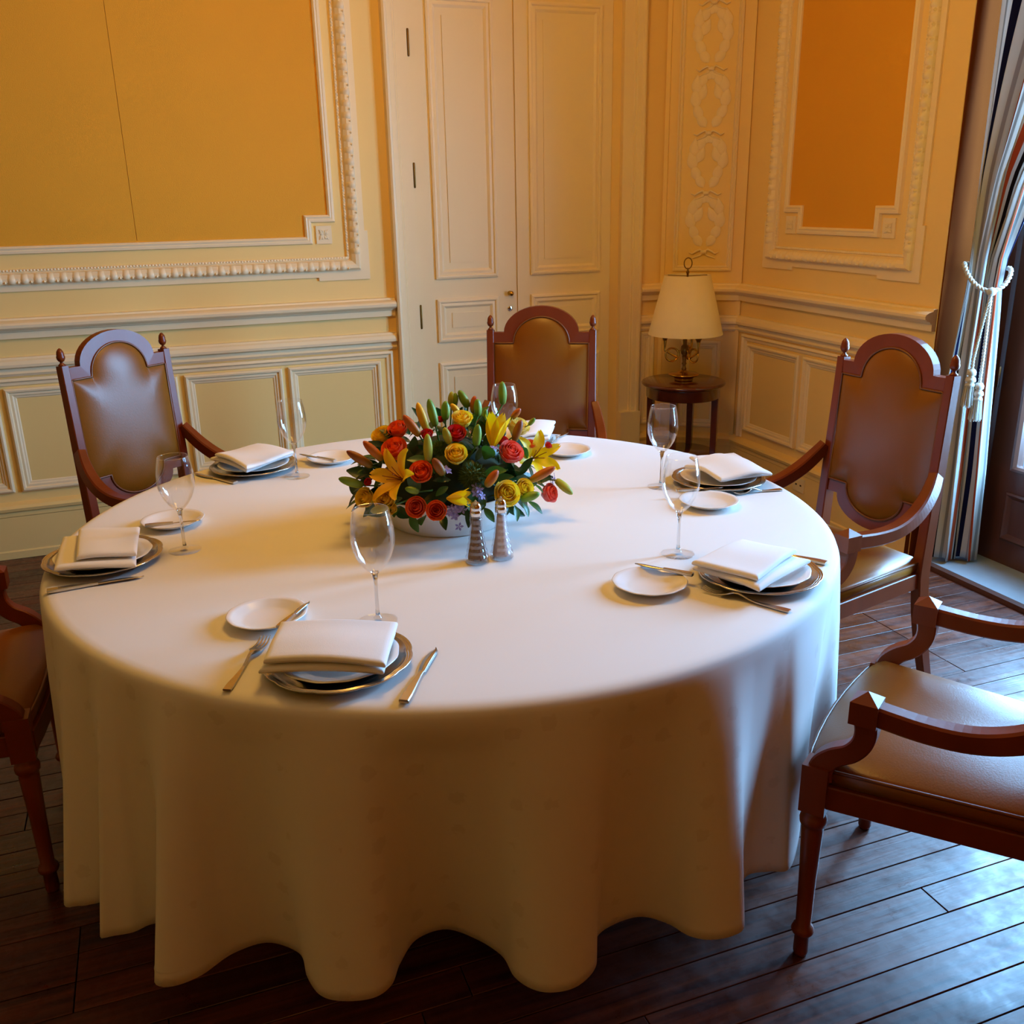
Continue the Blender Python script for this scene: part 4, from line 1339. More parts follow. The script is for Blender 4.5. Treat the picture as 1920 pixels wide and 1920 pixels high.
def dome(u, v, scale=1.0):
    d = ray(u, v) / (DR * scale)
    o = (CAM - DC) / (DR * scale)
    A, B, Cc = d @ d, 2 * d @ o, o @ o - 1
    disc = B * B - 4 * A * Cc
    t = (-B - math.sqrt(disc)) / (2 * A) if disc > 0 else -B / (2 * A)
    p_ = CAM + ray(u, v) * t
    n_ = (p_ - DC) / DR ** 2
    return p_, n_ / np.linalg.norm(n_)

def fpx(x_, y_):
    return 620 + x_ / 4.0, 700 + y_ / 4.0

# rose petals: shells of a cup, three sizes
def rose_petal(rad, h0, h1, spread, curl, close):
    P = []
    n, m_ = 9, 8
    for i in range(n):
        s_ = -1 + 2 * i / (n - 1)
        row = []
        for j in range(m_):
            t_ = j / (m_ - 1)
            a = s_ * spread * (0.5 + 0.5 * math.sin(PI * 0.5 * min(1, t_ * 1.5)))
            r = rad * (0.30 + 0.70 * math.sin(PI * 0.5 * min(1, t_ * 1.7))) - close * max(0, t_ - 0.5) ** 1.5 * 2.0 + curl * max(0, t_ - 0.80) * 4.0
            r += 0.045 * rad * abs(s_) ** 2          # edges stand off a little so that petals read apart
            top = 1 - 0.14 * abs(s_) ** 3 * t_
            z_ = h0 + (h1 - h0) * t_ * top - curl * 1.5 * max(0, t_ - 0.86)
            row.append((r * math.cos(a), r * math.sin(a), z_))
        P.append(row)
    return MB().grid(P)
RP = {}
ROSE_MATS = ['rose_orange', 'rose_red', 'rose_coral', 'rose_yellow', 'rose_pale']
for m_ in ROSE_MATS:
    RP[m_] = (rose_petal(0.36, -0.5, 0.66, 1.15, 0.02, 0.10).mesh('petal_inner', m_), rose_petal(0.52, -0.60, 0.64, 1.05, 0.05, 0.10).mesh('petal_mid', m_),
              rose_petal(0.70, -0.70, 0.56, 0.95, 0.12, 0.08).mesh('petal_outer', m_), rose_petal(0.84, -0.78, 0.36, 0.85, 0.20, 0.02).mesh('petal_guard', m_))
def rose_heart(m_):
    P = []
    for i in range(40):
        t_ = i / 39
        a = t_ * 4.4 * PI
        r = 0.05 + 0.20 * t_
        P.append([(r * 0.75 * math.cos(a), r * 0.75 * math.sin(a), -0.4), (r * math.cos(a), r * math.sin(a), 0.15), (r * 0.94 * math.cos(a), r * 0.94 * math.sin(a), 0.66 - 0.06 * t_)])
    return MB().grid(P).mesh('heart', m_)
RH = {m_: rose_heart(m_) for m_ in ROSE_MATS}
me_calyx = MB().lathe([(0.0, -0.95), (0.10, -0.95), (0.30, -0.78), (0.34, -0.62), (0.2, -0.5), (0.0, -0.45)], 12).mesh('calyx', 'stem_green')
CAMV = Vector(CAM)
def rose(x_, y_, r_, m_, label, face=0.35, up=0.25, s_dome=1.0):
    u, v = fpx(x_, y_)
    p_, n_ = dome(u, v, s_dome)
    R = r_ / 4.0 * depth_of(p_) / F_PX
    ax = Vector(n_).normalized() * (1 - face) + (CAMV - Vector(p_)).normalized() * face + Vector((0, 0, up))
    ax.normalize()
    t = thing('rose', label, 'flower', (0, 0, 0), 0, 'roses in the centrepiece')
    mw = frame_to(ax).to_4x4()
    mw.translation = Vector(p_)
    t.matrix_world = mw @ Matrix.Diagonal((R, R, R, 1))
    a0 = rnd.uniform(0, 6)
    for ring, (me, cnt, da) in enumerate(zip(RP[m_], (3, 4, 5, 5), (0.2, 0.7, 0.1, 0.6))):
        for i in range(cnt):
            o = link('petal', me, t)
            o.rotation_euler = (rnd.uniform(-.08, .08), rnd.uniform(-.08, .08), a0 + da + 2 * PI * i / cnt + rnd.uniform(-.15, .15))
    link('heart', RH[m_], t)
    link('calyx', me_calyx, t)
    st = np.array(p_) + np.array(ax) * (-R * 0.85)
    return t
ROSES = [
    (480, 570, 100, 'rose_orange', 'large orange rose at the left, behind the open gold lily'),
    (680, 745, 92, 'rose_orange', 'round orange rose in the left front of the bouquet'),
    (505, 420, 80, 'rose_orange', 'orange rose at the upper left, behind the yellow rose'),
    (940, 455, 78, 'rose_red', 'deep orange-red rose high in the middle, under the yellow rose'),
    (1350, 595, 98, 'rose_coral', 'large coral rose in the right half of the bouquet'),
    (645, 1005, 84, 'rose_orange', 'orange rose low at the rim, left of a pair'),
    (795, 1030, 80, 'rose_orange', 'orange rose low at the rim, right of a pair'),
    (1640, 900, 76, 'rose_coral', 'pink-red rose at the lower right end'),
    (722, 458, 50, 'rose_red', 'small red rose tucked between the lily buds, upper left'),
    (822, 345, 30, 'rose_red', 'tiny red rose high up between green buds'),
    (1290, 508, 46, 'rose_red', 'small red rose just above the large coral rose'),
    (282, 815, 32, 'rose_red', 'tiny red rose at the far left under the buds'),
    (1500, 530, 42, 'rose_orange', 'small orange rose behind the open lily on the right'),
    (1632, 540, 30, 'rose_red', 'tiny red rose at the right edge behind the open lily'),
    (395, 470, 90, 'rose_yellow', 'big yellow rose at the upper left edge'),
    (940, 610, 88, 'rose_yellow', 'yellow rose facing the camera in the middle'),
    (985, 345, 82, 'rose_yellow', 'yellow rose near the top of the bouquet'),
    (1315, 905, 105, 'rose_yellow', 'large yellow rose low on the right'),
    (1450, 860, 74, 'rose_yellow', 'smaller yellow rose right of the large low one'),
    (262, 935, 82, 'rose_yellow', 'yellow rose low at the left end'),
    (412, 945, 90, 'rose_yellow', 'yellow rose low at the left, second from the end'),
    (1405, 400, 88, 'rose_pale', 'pale yellow rose at the upper right'),
    (460, 1015, 46, 'rose_yellow', 'small yellow rose peeping out under the left pair'),
]
for a in ROSES:
    rose(*a)

# lilies
def lily_petal(L, W, rec):
    P = []
    n, m_ = 9, 5
    for i in range(n):
        t_ = i / (n - 1)
        ww = W * math.sin(PI * (0.08 + 0.90 * t_)) ** 0.75 * 0.5
        r = L * (0.10 + 0.75 * t_ ** 1.25)
        z_ = L * (0.80 * t_ - rec * t_ ** 3)
        row = []
        for j in range(m_):
            s_ = -1 + 2 * j / (m_ - 1)
            row.append((r - 0.10 * W * (1 - s_ * s_), s_ * ww, z_ + 0.16 * W * s_ * s_))
        P.append(row)
    return MB().grid(P)
def lily(base, tipdir, L, m_, label, rec=0.35, openf=1.0, npet=6):
    t = thing('lily', label, 'flower', (0, 0, 0), 0, 'open lilies in the centrepiece')
    mw = frame_to(tipdir).to_4x4()
    mw.translation = Vector(base)
    t.matrix_world = mw
    me = lily_petal(L, L * 0.42, rec).mesh('petal', m_)
    for i in range(npet):
        o = link('petal', me, t)
        o.rotation_euler = (0, 0, 2 * PI * i / npet + 0.2)
        o.scale = (openf, 1, 1) if i % 2 else (openf * 1.05, 0.8, 1)
    if openf > 0.6:
        for i in range(5):
            a = 2 * PI * i / 5
            MB().tube([(0, 0, 0), (0.10 * L * math.cos(a), 0.10 * L * math.sin(a), 0.35 * L), (0.2 * L * math.cos(a), 0.2 * L * math.sin(a), 0.62 * L)], 0.0012, 5).build('stamen', 'stamen', t)
    return t
def wpx(x_, y_, dep):
    return at_depth(*fpx(x_, y_), dep)
p_, n_ = dome(*fpx(540, 800))
d1 = depth_of(p_)
lily(wpx(545, 800, d1 + 0.01), Vector(wpx(370, 720, d1 - 0.05) - wpx(545, 800, d1 + 0.01)), 0.088, 'lily_gold', 'open gold lily spreading to the left')
p_, n_ = dome(*fpx(1540, 620))
d2 = depth_of(p_)
lily(wpx(1515, 640, d2 + 0.02), Vector(wpx(1600, 585, d2 - 0.035) - wpx(1515, 640, d2 + 0.02)), 0.082, 'lily_yellow', 'wide open yellow lily at the right')
p_, n_ = dome(*fpx(1230, 520))
d3 = depth_of(p_)
lily(wpx(1215, 560, d3), Vector(wpx(1265, 290, d3 + 0.02) - wpx(1215, 560, d3)), 0.105, 'lily_yellow', 'half open yellow lily standing upright near the top', rec=0.05, openf=0.36)
p_, n_ = dome(*fpx(900, 935))
d4 = depth_of(p_)
lily(wpx(868, 938, d4), Vector(wpx(1040, 930, d4 - 0.01) - wpx(868, 938, d4)), 0.070, 'lily_yellow', 'half open yellow lily low in the front middle', rec=0.05, openf=0.38)

# buds
def bud_mesh(m_):
    mb = MB()
    prof = [(0.0, 0.0), (0.07, 0.015), (0.11, 0.08), (0.135, 0.22), (0.150, 0.40), (0.148, 0.58), (0.125, 0.76), (0.085, 0.90), (0.04, 0.975), (0.0, 1.0)]
    n = 18
    P = []
    for r, z_ in prof:
        P.append([(r * (1 - 0.10 * (0.5 + 0.5 * math.cos(3 * 2 * PI * k_ / n)) ** 6 * (0.1 < z_ < 0.98)) * math.cos(2 * PI * k_ / n), r * (1 - 0.10 * (0.5 + 0.5 * math.cos(3 * 2 * PI * k_ / n)) ** 6) * math.sin(2 * PI * k_ / n), z_) for k_ in range(n)])
    mb.grid(P, False, True, True)
    mb.uv = [(0.5, v_[2]) for v_ in mb.v]
    return mb.mesh('bud', m_)
BUD = {m_: bud_mesh(m_) for m_ in ('bud_green', 'bud_yellow', 'bud_lime', 'bud_orange', 'bud_brown')}
BUDS = [  # tip, base, material, label, fatness
    ((735, 190), (788, 400), 'bud_green', 'tall striped green lily bud left of the top'),
    ((650, 218), (722, 430), 'bud_yellow', 'tall yellow lily bud at the upper left'),
    ((1286, 60), (1290, 236), 'bud_green', 'topmost green lily bud on a thin stem before the glass'),
    ((962, 126), (1032, 256), 'bud_green', 'green lily bud leaning left at the top'),
    ((908, 136), (905, 252), 'bud_lime', 'lime lily bud at the top, left of a close pair'),
    ((936, 146), (928, 252), 'bud_green', 'green lily bud at the top, right of a close pair'),
    ((862, 206), (860, 350), 'bud_green', 'dark green upright lily bud near the top middle'),
    ((902, 228), (968, 310), 'bud_yellow', 'short yellow lily bud near the top middle'),
    ((1080, 168), (1072, 300), 'bud_orange', 'slim orange lily bud at the top, behind a green one'),
    ((1100, 190), (1106, 320), 'bud_green', 'slim green lily bud at the top right of the middle'),
    ((545, 312), (668, 470), 'bud_orange', 'orange lily bud leaning left, upper left'),
    ((243, 508), (392, 650), 'bud_orange', 'orange-brown lily bud at the left, upper of two'),
    ((118, 582), (315, 700), 'bud_brown', 'brown lily bud at the left, lower of two'),
    ((725, 452), (732, 665), 'bud_lime', 'fat lime lily bud in the left middle'),
    ((768, 636), (850, 765), 'bud_brown', 'brownish lily bud beside the round orange rose'),
    ((852, 405), (892, 530), 'bud_lime', 'lime lily bud in front of the red rose'),
    ((1106, 380), (1090, 545), 'bud_green', 'green lily bud right of the centre'),
    ((1430, 348), (1376, 510), 'bud_brown', 'brown-green lily bud above the coral rose'),
    ((1255, 725), (1165, 850), 'bud_orange', 'short orange lily bud in the right middle'),
    ((1685, 702), (1495, 808), 'bud_orange', 'large orange lily bud pointing right'),
    ((58, 788), (245, 842), 'bud_green', 'green lily bud at the far left tip'),
    ((558, 862), (662, 890), 'bud_green', 'small pale green bud in the left front'),
    ((1815, 908), (1688, 798), 'bud_lime', 'lime lily bud at the far right tip'),
    ((1568, 900), (1425, 948), 'bud_green', 'green lily bud low on the right beside the yellow roses'),
    ((1424, 264), (1356, 340), 'bud_orange', 'small orange bud at the upper right edge'),
    ((1532, 336), (1485, 388), 'bud_green', 'small green bud at the far upper right'),
    ((1166, 268), (1150, 350), 'bud_green', 'small green bud beside the half open lily'),
    ((298, 1036), (452, 1000), 'bud_lime', 'lime bud low at the left over the glass rim'),
]
FOAM = BC + [0, 0, 0.10]
for tip, base, m_, lab in BUDS:
    p_, n_ = dome(*fpx(*base))
    dep = depth_of(p_)
    tip_out = dep - 0.012
    b_ = wpx(*base, dep)
    t_ = wpx(*tip, tip_out)
    d = Vector(t_ - b_)
    L = d.length
    t = thing('lily_bud', lab, 'bud', (0, 0, 0), 0, 'closed lily buds in the centrepiece')
    mw = frame_to(d).to_4x4()
    mw.translation = Vector(b_)
    t.matrix_world = mw
    fat = min(1.6, max(0.95, 0.078 / L))
    link('bud', BUD[m_], t, scale=(L * fat, L * fat, L))
    # stem running back into the arrangement
    loc = mw.inverted() @ Vector(FOAM + (np.array(b_) - FOAM) * 0.45)
    MB().tube([(0, 0, 0.002), tuple(loc * 0.5 + Vector((0, 0, -0.012))), tuple(loc)], 0.0022, 6).build('stem', 'stem_green', t)

# green dianthus balls
def ball(x_, y_, r_, lab):
    p_, n_ = dome(*fpx(x_, y_), 0.97)
    R = r_ / 4 * depth_of(p_) / F_PX
    t = thing('green_dianthus', lab, 'flower', p_ - n_ * R * 0.35, 0, 'green dianthus balls')
    mb = MB()
    rg = random.Random(int(x_))
    N_ = 420
    for i in range(N_):
        ph = math.acos(1 - 2 * (i + .5) / N_)
        th2 = PI * (1 + 5 ** .5) * i
        d = np.array([math.cos(th2) * math.sin(ph), math.sin(th2) * math.sin(ph), math.cos(ph)])
        a = np.cross(d, (0.3, 0.5, 0.8))
        a /= np.linalg.norm(a)
        b_ = np.cross(d, a)
        q = R * rg.uniform(0.88, 1.05)
        wd = R * 0.055
        jit = a * rg.uniform(-.12, .12) * R + b_ * rg.uniform(-.12, .12) * R
        mb.add([d * R * 0.6 + a * wd, d * R * 0.6 - a * wd * .5 + b_ * wd, d * R * 0.6 - a * wd * .5 - b_ * wd, d * q + jit], [(0, 1, 3), (1, 2, 3), (2, 0, 3)])
    mb.lathe([(0.0, -R * .7), (R * .5, -R * .5), (R * .7, 0), (R * .5, R * .5), (0, R * .7)], 12)
    mb.build('tuft', 'dianthus_green', t)
ball(1075, 755, 118, 'large fuzzy green dianthus ball in the centre front')
ball(820, 545, 70, 'small fuzzy green dianthus ball in the left upper middle')

# small blue florets in clusters
def floret_mesh():
    mb = MB()
    for i in range(5):
        a = 2 * PI * i / 5
        c_, s_ = math.cos(a), math.sin(a)
        mb.add([(0, 0, 0), (c_ * .6 - s_ * .28, s_ * .6 + c_ * .28, .18), (c_ * 1.05, s_ * 1.05, .1), (c_ * .6 + s_ * .28, s_ * .6 - c_ * .28, .18)], [(0, 1, 2, 3)], True)
    return mb.mesh('floret', 'floret_blue')
me_flo = floret_mesh()
for (cx_, cy_, n, sp_, lab) in ((930, 1050, 13, 75, 'lavender blue florets hanging over the front rim of the bowl'), (1085, 900, 8, 45, 'lavender florets below the dianthus ball'), (868, 712, 5, 22, 'few blue florets left of the middle yellow rose'),
                                (1640, 790, 8, 40, 'lavender florets at the right under the orange bud'), (1240, 570, 5, 28, 'blue florets left of the coral rose')):
    t = thing('blue_flower_cluster', lab, 'flower', (0, 0, 0), 0, 'clusters of small blue flowers')
    for i in range(n):
        u, v = fpx(cx_ + rnd.gauss(0, sp_ * .55), cy_ + rnd.gauss(0, sp_ * .55))
        p_, n_ = dome(u, v, rnd.uniform(0.96, 1.02))
        o = link('floret', me_flo, t)
        mw = frame_to(Vector(n_) + Vector((rnd.uniform(-.5, .5), rnd.uniform(-.5, .5), rnd.uniform(-.3, .5)))).to_4x4()
        mw.translation = Vector(p_)
        o.matrix_basis = mw @ Matrix.Diagonal((0.0115, 0.0115, 0.0115, 1))
    rebase(t, dome(*fpx(cx_, cy_))[0])

# foliage
def leaf_mesh(m_, wid=0.42):
    P = []
    for i in range(8):
        t_ = i / 7
        ww = wid * math.sin(PI * (0.04 + 0.93 * t_)) ** 0.9 * 0.5
        row = []
        for j in range(5):
            s_ = -1 + 2 * j / 4
            row.append((s_ * ww, t_, 0.10 * abs(s_) * ww * 2 - 0.28 * t_ * t_ + 0.05 * t_))
        P.append(row)
    return MB().grid(P).mesh('leaf', m_)
LM = [leaf_mesh('leaf_dark'), leaf_mesh('leaf_mid', 0.5), leaf_mesh('leaf_dark', 0.55), leaf_mesh('leaf_blue', 0.4)]
gr = thing('greenery', 'glossy dark green leaves filling the flower arrangement', 'foliage', BC + [0, 0, 0.09])
bpy.context.view_layer.update()
def put_leaf(p_, d, nrm, L, me):
    y_ = Vector(d).normalized()
    z_ = Vector(nrm) - y_ * Vector(nrm).dot(y_)
    if z_.length < 1e-3:
        z_ = Vector((0, 0, 1))
    z_.normalize()
    x_ = y_.cross(z_)
    mw = Matrix((x_, y_, z_)).transposed().to_4x4()
    mw.translation = Vector(p_)
    o = link('leaf', me, gr)
    o.matrix_world = mw @ Matrix.Diagonal((L, L, L, 1))
rl = random.Random(11)
for i in range(190):
    a = rl.uniform(0, 2 * PI)
    zf_ = rl.uniform(-0.18, 0.98)
    rr_ = math.sqrt(max(0, 1 - zf_ * zf_))
    n_ = np.array([rr_ * math.cos(a), rr_ * math.sin(a), zf_])
    s_ = rl.uniform(0.66, 0.88)
    p_ = DC + n_ * DR * s_
    d = n_ * rl.uniform(0.5, 1.1) + np.array([rl.uniform(-1, 1), rl.uniform(-1, 1), rl.uniform(-.8, .7)]) * 0.8
    put_leaf(p_, d, n_ + np.array([0, 0, .4]), rl.uniform(0.045, 0.075), LM[rl.choice([0, 0, 0, 1, 1, 2, 2, 3])])
for (bx_, by_, tx_, ty_, mi) in ((600, 1060, 640, 1170, 1), (1150, 1010, 1220, 1090, 1), (1480, 960, 1580, 1020, 1), (1380, 990, 1410, 1085, 1), (1000, 420, 1050, 470, 3), (1180, 370, 1200, 300, 0), (1520, 830, 1590, 870, 1), (590, 480, 640, 420, 0), (250, 720, 200, 740, 1),
                             (280, 760, 190, 780, 0), (330, 650, 290, 640, 0), (900, 800, 790, 790, 0), (880, 850, 800, 900, 1), (1420, 740, 1500, 650, 0), (990, 250, 960, 300, 0), (1440, 970, 1490, 1050, 1), (480, 1010, 300, 1040, 1), (1330, 1000, 1330, 1050, 0), (1040, 1000, 1040, 1130, 0), (520, 1000, 570, 1060, 0), (1150, 940, 1140, 1010, 1), (1260, 760, 1310, 720, 0), (1200, 450, 1160, 360, 0)):
    p_, n_ = dome(*fpx(bx_, by_), 0.98)
    q_ = wpx(tx_, ty_, depth_of(p_) - 0.012)
    put_leaf(p_, q_ - p_, n_ + np.array([0, 0, .5]), np.linalg.norm(q_ - p_) * 1.15, LM[mi])

# ================================================================ SIDE TABLE AND LAMP
ST_Z = 0.635
c = at_z(1281.5, 713, ST_Z)
STC = np.array([c[0], c[1]])
ST_R = 78.0 * depth_of(c) / F_PX
st = thing('side_table', 'small round dark mahogany side table in the corner', 'table', (STC[0], STC[1], 0))
R_ = ST_R
MB().lathe([(0.0, ST_Z - 0.024), (R_ - 0.012, ST_Z - 0.024), (R_ - 0.002, ST_Z - 0.016), (R_, ST_Z - 0.010), (R_ - 0.004, ST_Z - 0.003), (R_ - 0.012, ST_Z), (0.0, ST_Z)], 48).build('table_top', 'side_table_wood', st)
MB().lathe([(0.0, ST_Z - 0.085), (R_ - 0.032, ST_Z - 0.085), (R_ - 0.026, ST_Z - 0.081), (R_ - 0.026, ST_Z - 0.030), (R_ - 0.020, ST_Z - 0.024), (0.0, ST_Z - 0.024)], 48).build('apron', 'side_table_wood', st)
for k_ in range(4):
    a = math.radians(-70 + 25 + k_ * 90)
    rx, ry = (R_ - 0.045) * math.cos(a), (R_ - 0.045) * math.sin(a)
    MB().bar([(rx * 0.96, ry * 0.96, 0.0), (rx, ry, 0.3), (rx, ry, ST_Z - 0.08)], [0.024, 0.032, 0.036], [0.024, 0.032, 0.036], (math.cos(a), math.sin(a), 0)).build('leg', 'side_table_wood', st)
MB().lathe([(0.0, 0.235), (R_ - 0.035, 0.235), (R_ - 0.028, 0.243), (R_ - 0.035, 0.252), (0.0, 0.252)], 40).build('shelf', 'side_table_wood', st)

lp = thing('table_lamp', 'brass three-horn table lamp with cream tapered shade', 'lamp', (STC[0], STC[1], ST_Z + 0.0005))
k_ = depth_of(c) / 5.0
def lz(px_y):           # height above the side table for a pixel row on the lamp axis
    d = ray(1281, px_y)
    hd = np.array([STC[0], STC[1]])
    t_ = (hd @ hd) / (hd @ d[:2])
    return CAM[2] + t_ * d[2] - ST_Z
sb, stp = lz(626), lz(516)
MB().lathe([(0.0, 0.0), (0.046, 0.0), (0.050, 0.006), (0.048, 0.012), (0.056, 0.020), (0.076, 0.028), (0.080, 0.033), (0.076, 0.037), (0.045, 0.040), (0.016, 0.050), (0.010, 0.060), (0.0, 0.061)], 40).build('lamp_base', 'brass', lp)
zm = lz(660)
MB().lathe([(0.010, 0.055), (0.014, 0.060), (0.009, 0.070), (0.008, 0.080), (0.013, 0.088), (0.009, 0.096), (0.011, 0.115), (0.013, 0.13), (0.008, zm - 0.02), (0.018, zm - 0.008), (0.022, zm + 0.01), (0.018, zm + 0.03), (0.010, zm + 0.04), (0.012, zm + 0.06), (0.006, zm + 0.08), (0.004, stp + 0.03)], 20).build('stem', 'old_brass', lp)
for q in range(3):
    a = math.radians(160 + 120 * q)
    ca, sa = math.cos(a), math.sin(a)
    ctr = 0.066
    pts = []
    for i in range(22):
        b_ = -0.2 - 2 * PI * i / 20
        pts.append((ca * (ctr - 0.034 * math.cos(b_)), sa * (ctr - 0.034 * math.cos(b_)), zm - 0.012 + 0.034 * math.sin(b_)))
    off = 0.004
    pts = [(p_[0] - sa * off * i / 11, p_[1] + ca * off * i / 11, p_[2]) for i, p_ in enumerate(pts)]
    horn = MB().tube([(ca * 0.018, sa * 0.018, zm + 0.006), (ca * 0.028, sa * 0.028, zm + 0.005)] + pts + [(ca * 0.104, sa * 0.104, zm + 0.01), (ca * 0.104, sa * 0.104, zm + 0.04), (ca * 0.104, sa * 0.104, zm + 0.062)],
                     [0.006, 0.005] + [0.0052] * 22 + [0.006, 0.0075, 0.010], 10)
    ho = horn.build('horn_arm', 'brass', lp)
    MB().lathe([(0.008, 0.0), (0.012, 0.014), (0.021, 0.030), (0.022, 0.032), (0.018, 0.030), (0.0, 0.014)], 18).build('horn_bell', 'old_brass', ho, (ca * 0.104, sa * 0.104, zm + 0.056))
R_b, R_t = 68.0 * depth_of(c) / F_PX, 41.5 * depth_of(c) / F_PX
MB().lathe([(R_b, sb), (R_t, stp), (R_t - 0.003, stp), (R_b - 0.003, sb), (R_b, sb)], 56, cap=False).build('lamp_shade', 'shade_fabric', lp)
spd = MB()
for q in range(3):
    a = q * 2 * PI / 3
    spd.tube([(0.004 * math.cos(a), 0.004 * math.sin(a), stp - 0.004), (R_t * 0.99 * math.cos(a), R_t * 0.99 * math.sin(a), stp - 0.004)], 0.0018, 6)
spd.build('shade_carrier', 'old_brass', lp)
rg_ = MB().tube([(0.020 * math.sin(b_) * CAM_R[0][0], 0.020 * math.sin(b_) * CAM_R[0][1], lz(494) + 0.027 * math.cos(b_)) for b_ in np.linspace(0, 2 * PI, 24, endpoint=False)], 0.0028, 8, closed=True)
rg_.build('finial_ring', 'old_brass', lp)
MB().lathe([(0.004, stp - 0.01), (0.006, stp + 0.008), (0.009, stp + 0.014), (0.005, stp + 0.022), (0.003, lz(503)), (0.0, lz(502))], 14).build('finial_stem', 'old_brass', lp)

# ================================================================ CURTAIN
def curtain_edges(z):
    """far end, near end and fold depth of the gathered cloth at height z"""
    zz = [0.03, 0.43, 0.80, 1.10, 1.20, 1.30, 1.60, 2.0, 2.45, 2.78]
    fx = [2.990, 2.998, 3.010, 3.030, 3.036, 3.040, 3.056, 3.070, 3.075, 3.075]
    fy = [2.985, 2.990, 2.990, 2.980, 2.976, 2.980, 2.996, 3.002, 3.005, 3.005]
    nx = [3.222, 3.205, 3.175, 3.150, 3.142, 3.140, 3.120, 3.11, 3.105, 3.10]
    ny = [2.880, 2.880, 2.885, 2.890, 2.895, 2.885, 2.770, 2.500, 2.150, 1.900]
    am = [0.024, 0.023, 0.021, 0.018, 0.016, 0.017, 0.024, 0.034, 0.040, 0.042]
    g = lambda q: float(np.interp(z, zz, q))
    return np.array([g(fx), g(fy)]), np.array([g(nx), g(ny)]), g(am)
zs_c = np.concatenate([np.linspace(0.03, 1.0, 24), np.linspace(1.03, 1.4, 16), np.linspace(1.45, 2.765, 24)])
NU = 240
P, UV = [], []
for z in zs_c:
    f_, n_, am = curtain_edges(z)
    d_ = (n_ - f_)
    L_ = np.linalg.norm(d_)
    d_ /= L_
    nn_ = np.array([d_[1], -d_[0]])
    row = []
    for i in range(NU + 1):
        t_ = i / NU
        ph = 2 * PI * 2.7 * t_ + 0.4 * math.sin(3 * z) + 0.8
        q_ = f_ + d_ * (L_ * t_ + 0.010 * math.sin(2 * ph)) + nn_ * am * (0.8 * math.sin(ph) + 0.25 * math.sin(2.3 * ph + 1.0))
        row.append((q_[0], q_[1], z + (0.008 * math.cos(ph) if z < 0.05 else 0)))
        UV.append((t_ * 3.6, z))
    P.append(row)
cm = MB().grid(P)
cm.uv = UV
cur = cm.build('curtain', 'striped_curtain')
cur.modifiers.new('thickness', 'SOLIDIFY').thickness = 0.003
tag(cur, 'striped white, navy and rust curtain gathered beside the french door', 'curtain')
rod = thing('curtain_rod', 'dark wooden curtain rod above the french door', 'rod', (3.10, 2.24, 2.785))
MB().tube([(0, -0.76, 0), (0, 0.76, 0)], 0.014, 12).build('pole', 'dark_door_wood', rod)

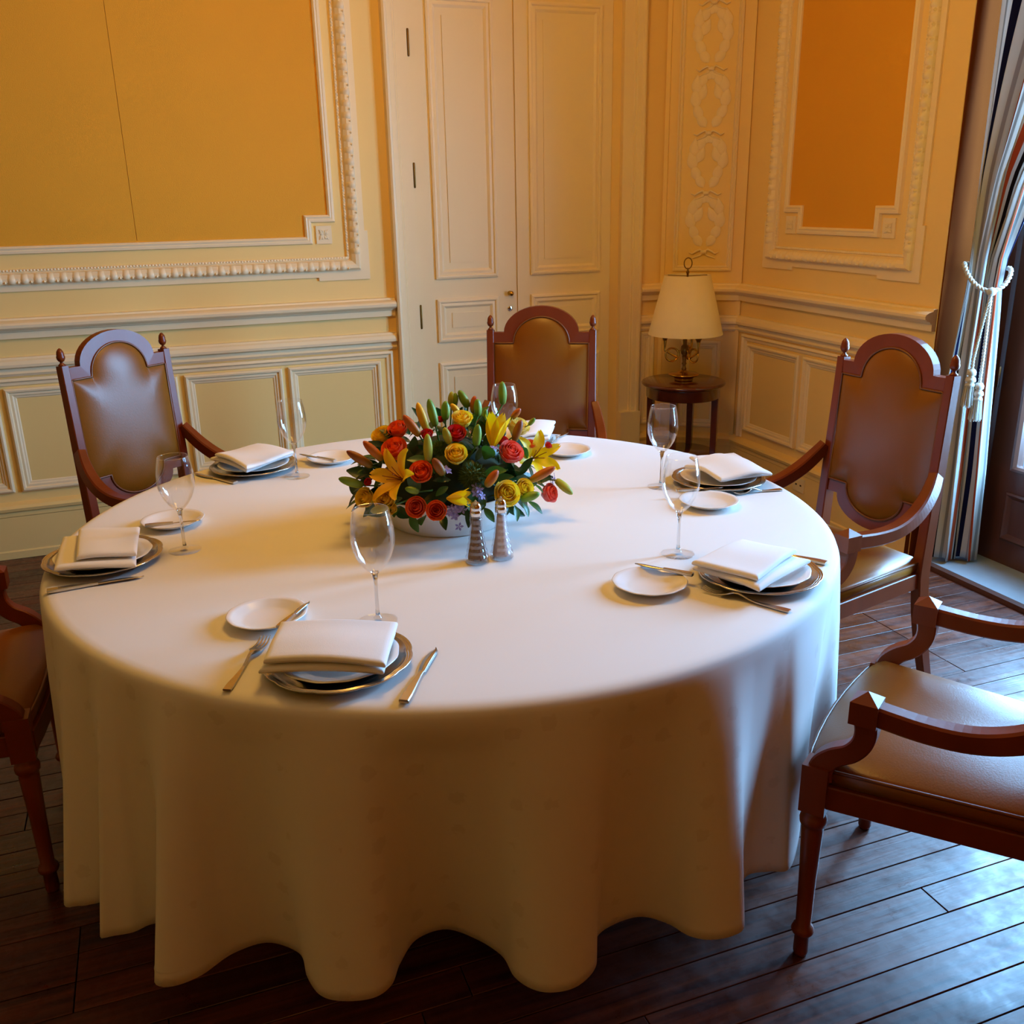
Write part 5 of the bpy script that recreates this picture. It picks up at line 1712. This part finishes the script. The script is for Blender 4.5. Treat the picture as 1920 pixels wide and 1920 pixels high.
tie = thing('curtain_tieback', 'grey twisted rope tieback with two tassels around the curtain', 'tieback', (3.10, 2.92, 1.2))
def W(x_, y_, z_):
    return (x_ - 3.10, y_ - 2.92, z_ - 1.2)
def twist(path, r, name, parent, pitch=0.03, strands=2):
    path = [np.array(p_) for p_ in path]
    L_ = np.concatenate([[0], np.cumsum([np.linalg.norm(b_ - a) for a, b_ in zip(path[:-1], path[1:])])])
    n = max(24, int(L_[-1] / 0.004))
    sm = [np.array([np.interp(s_, L_, [p_[i] for p_ in path]) for i in range(3)]) for s_ in np.linspace(0, L_[-1], n)]
    mb = MB()
    for k2 in range(strands):
        pts = []
        for i, q in enumerate(sm):
            t_ = sm[min(i + 1, n - 1)] - sm[max(i - 1, 0)]
            t_ /= np.linalg.norm(t_) + 1e-9
            a = np.cross(t_, (0.31, 0.87, 0.38))
            a /= np.linalg.norm(a)
            b_ = np.cross(t_, a)
            ph = 2 * PI * (L_[-1] * i / n) / pitch + k2 * 2 * PI / strands
            pts.append(q + r * 0.5 * (a * math.cos(ph) + b_ * math.sin(ph)))
        mb.tube(pts, r * 0.62, 6)
    return mb.build(name, 'cord_fabric', parent)
# loop around the gathered cloth, dipping in front to the knot
loop = []
for i in range(33):
    b_ = 2 * PI * i / 32
    c1, s1 = 0.088 * math.cos(b_), 0.052 * math.sin(b_)
    xx = 3.088 + 0.86 * c1 + 0.5 * s1
    yy = 2.928 - 0.5 * c1 + 0.86 * s1
    dip = max(0, -math.sin(b_))
    loop.append(W(xx, yy, 1.272 - 0.090 * dip ** 1.2 - 0.01 * math.cos(b_)))
twist(loop, 0.009, 'rope_loop', tie)
kx, ky, kz = 3.062, 2.868, 1.180
MB().lathe([(0.0, -0.018), (0.014, -0.012), (0.018, 0.0), (0.014, 0.012), (0.0, 0.018)], 14).build('knot', 'cord_fabric', tie, W(kx, ky, kz))
for (dx, dy, z1) in ((-0.036, 0.008, 0.800), (-0.008, -0.012, 0.745)):
    ty = ky + dy
    tx = kx + dx
    twist([W(kx, ky, kz - 0.01), W(kx + dx * 0.5, ky + dy * 0.5, 1.06), W(tx, ty, 0.92), W(tx, ty, z1 + 0.06)], 0.0065, 'rope_end', tie, 0.025)
    tz = MB().lathe([(0.0, 0.10), (0.012, 0.098), (0.018, 0.088), (0.018, 0.076), (0.010, 0.070), (0.019, 0.062), (0.021, 0.050), (0.012, 0.044), (0.018, 0.038), (0.020, 0.030), (0.0, 0.028)], 18)
    ta = tz.build('tassel_head', 'cord_fabric', tie, W(tx, ty, z1 - 0.02))
    fr_ = MB()
    for q in range(44):
        a = q * 2.399
        r = 0.019 * math.sqrt((q + 0.5) / 44)
        fr_.tube([(r * math.cos(a), r * math.sin(a), 0.030), (r * 1.15 * math.cos(a), r * 1.15 * math.sin(a), -0.01), (r * 1.35 * math.cos(a + .05), r * 1.35 * math.sin(a + .05), -0.052 - 0.006 * math.sin(q * 1.7))], 0.0021, 4)
    fr_.build('fringe', 'cord_fabric', ta)
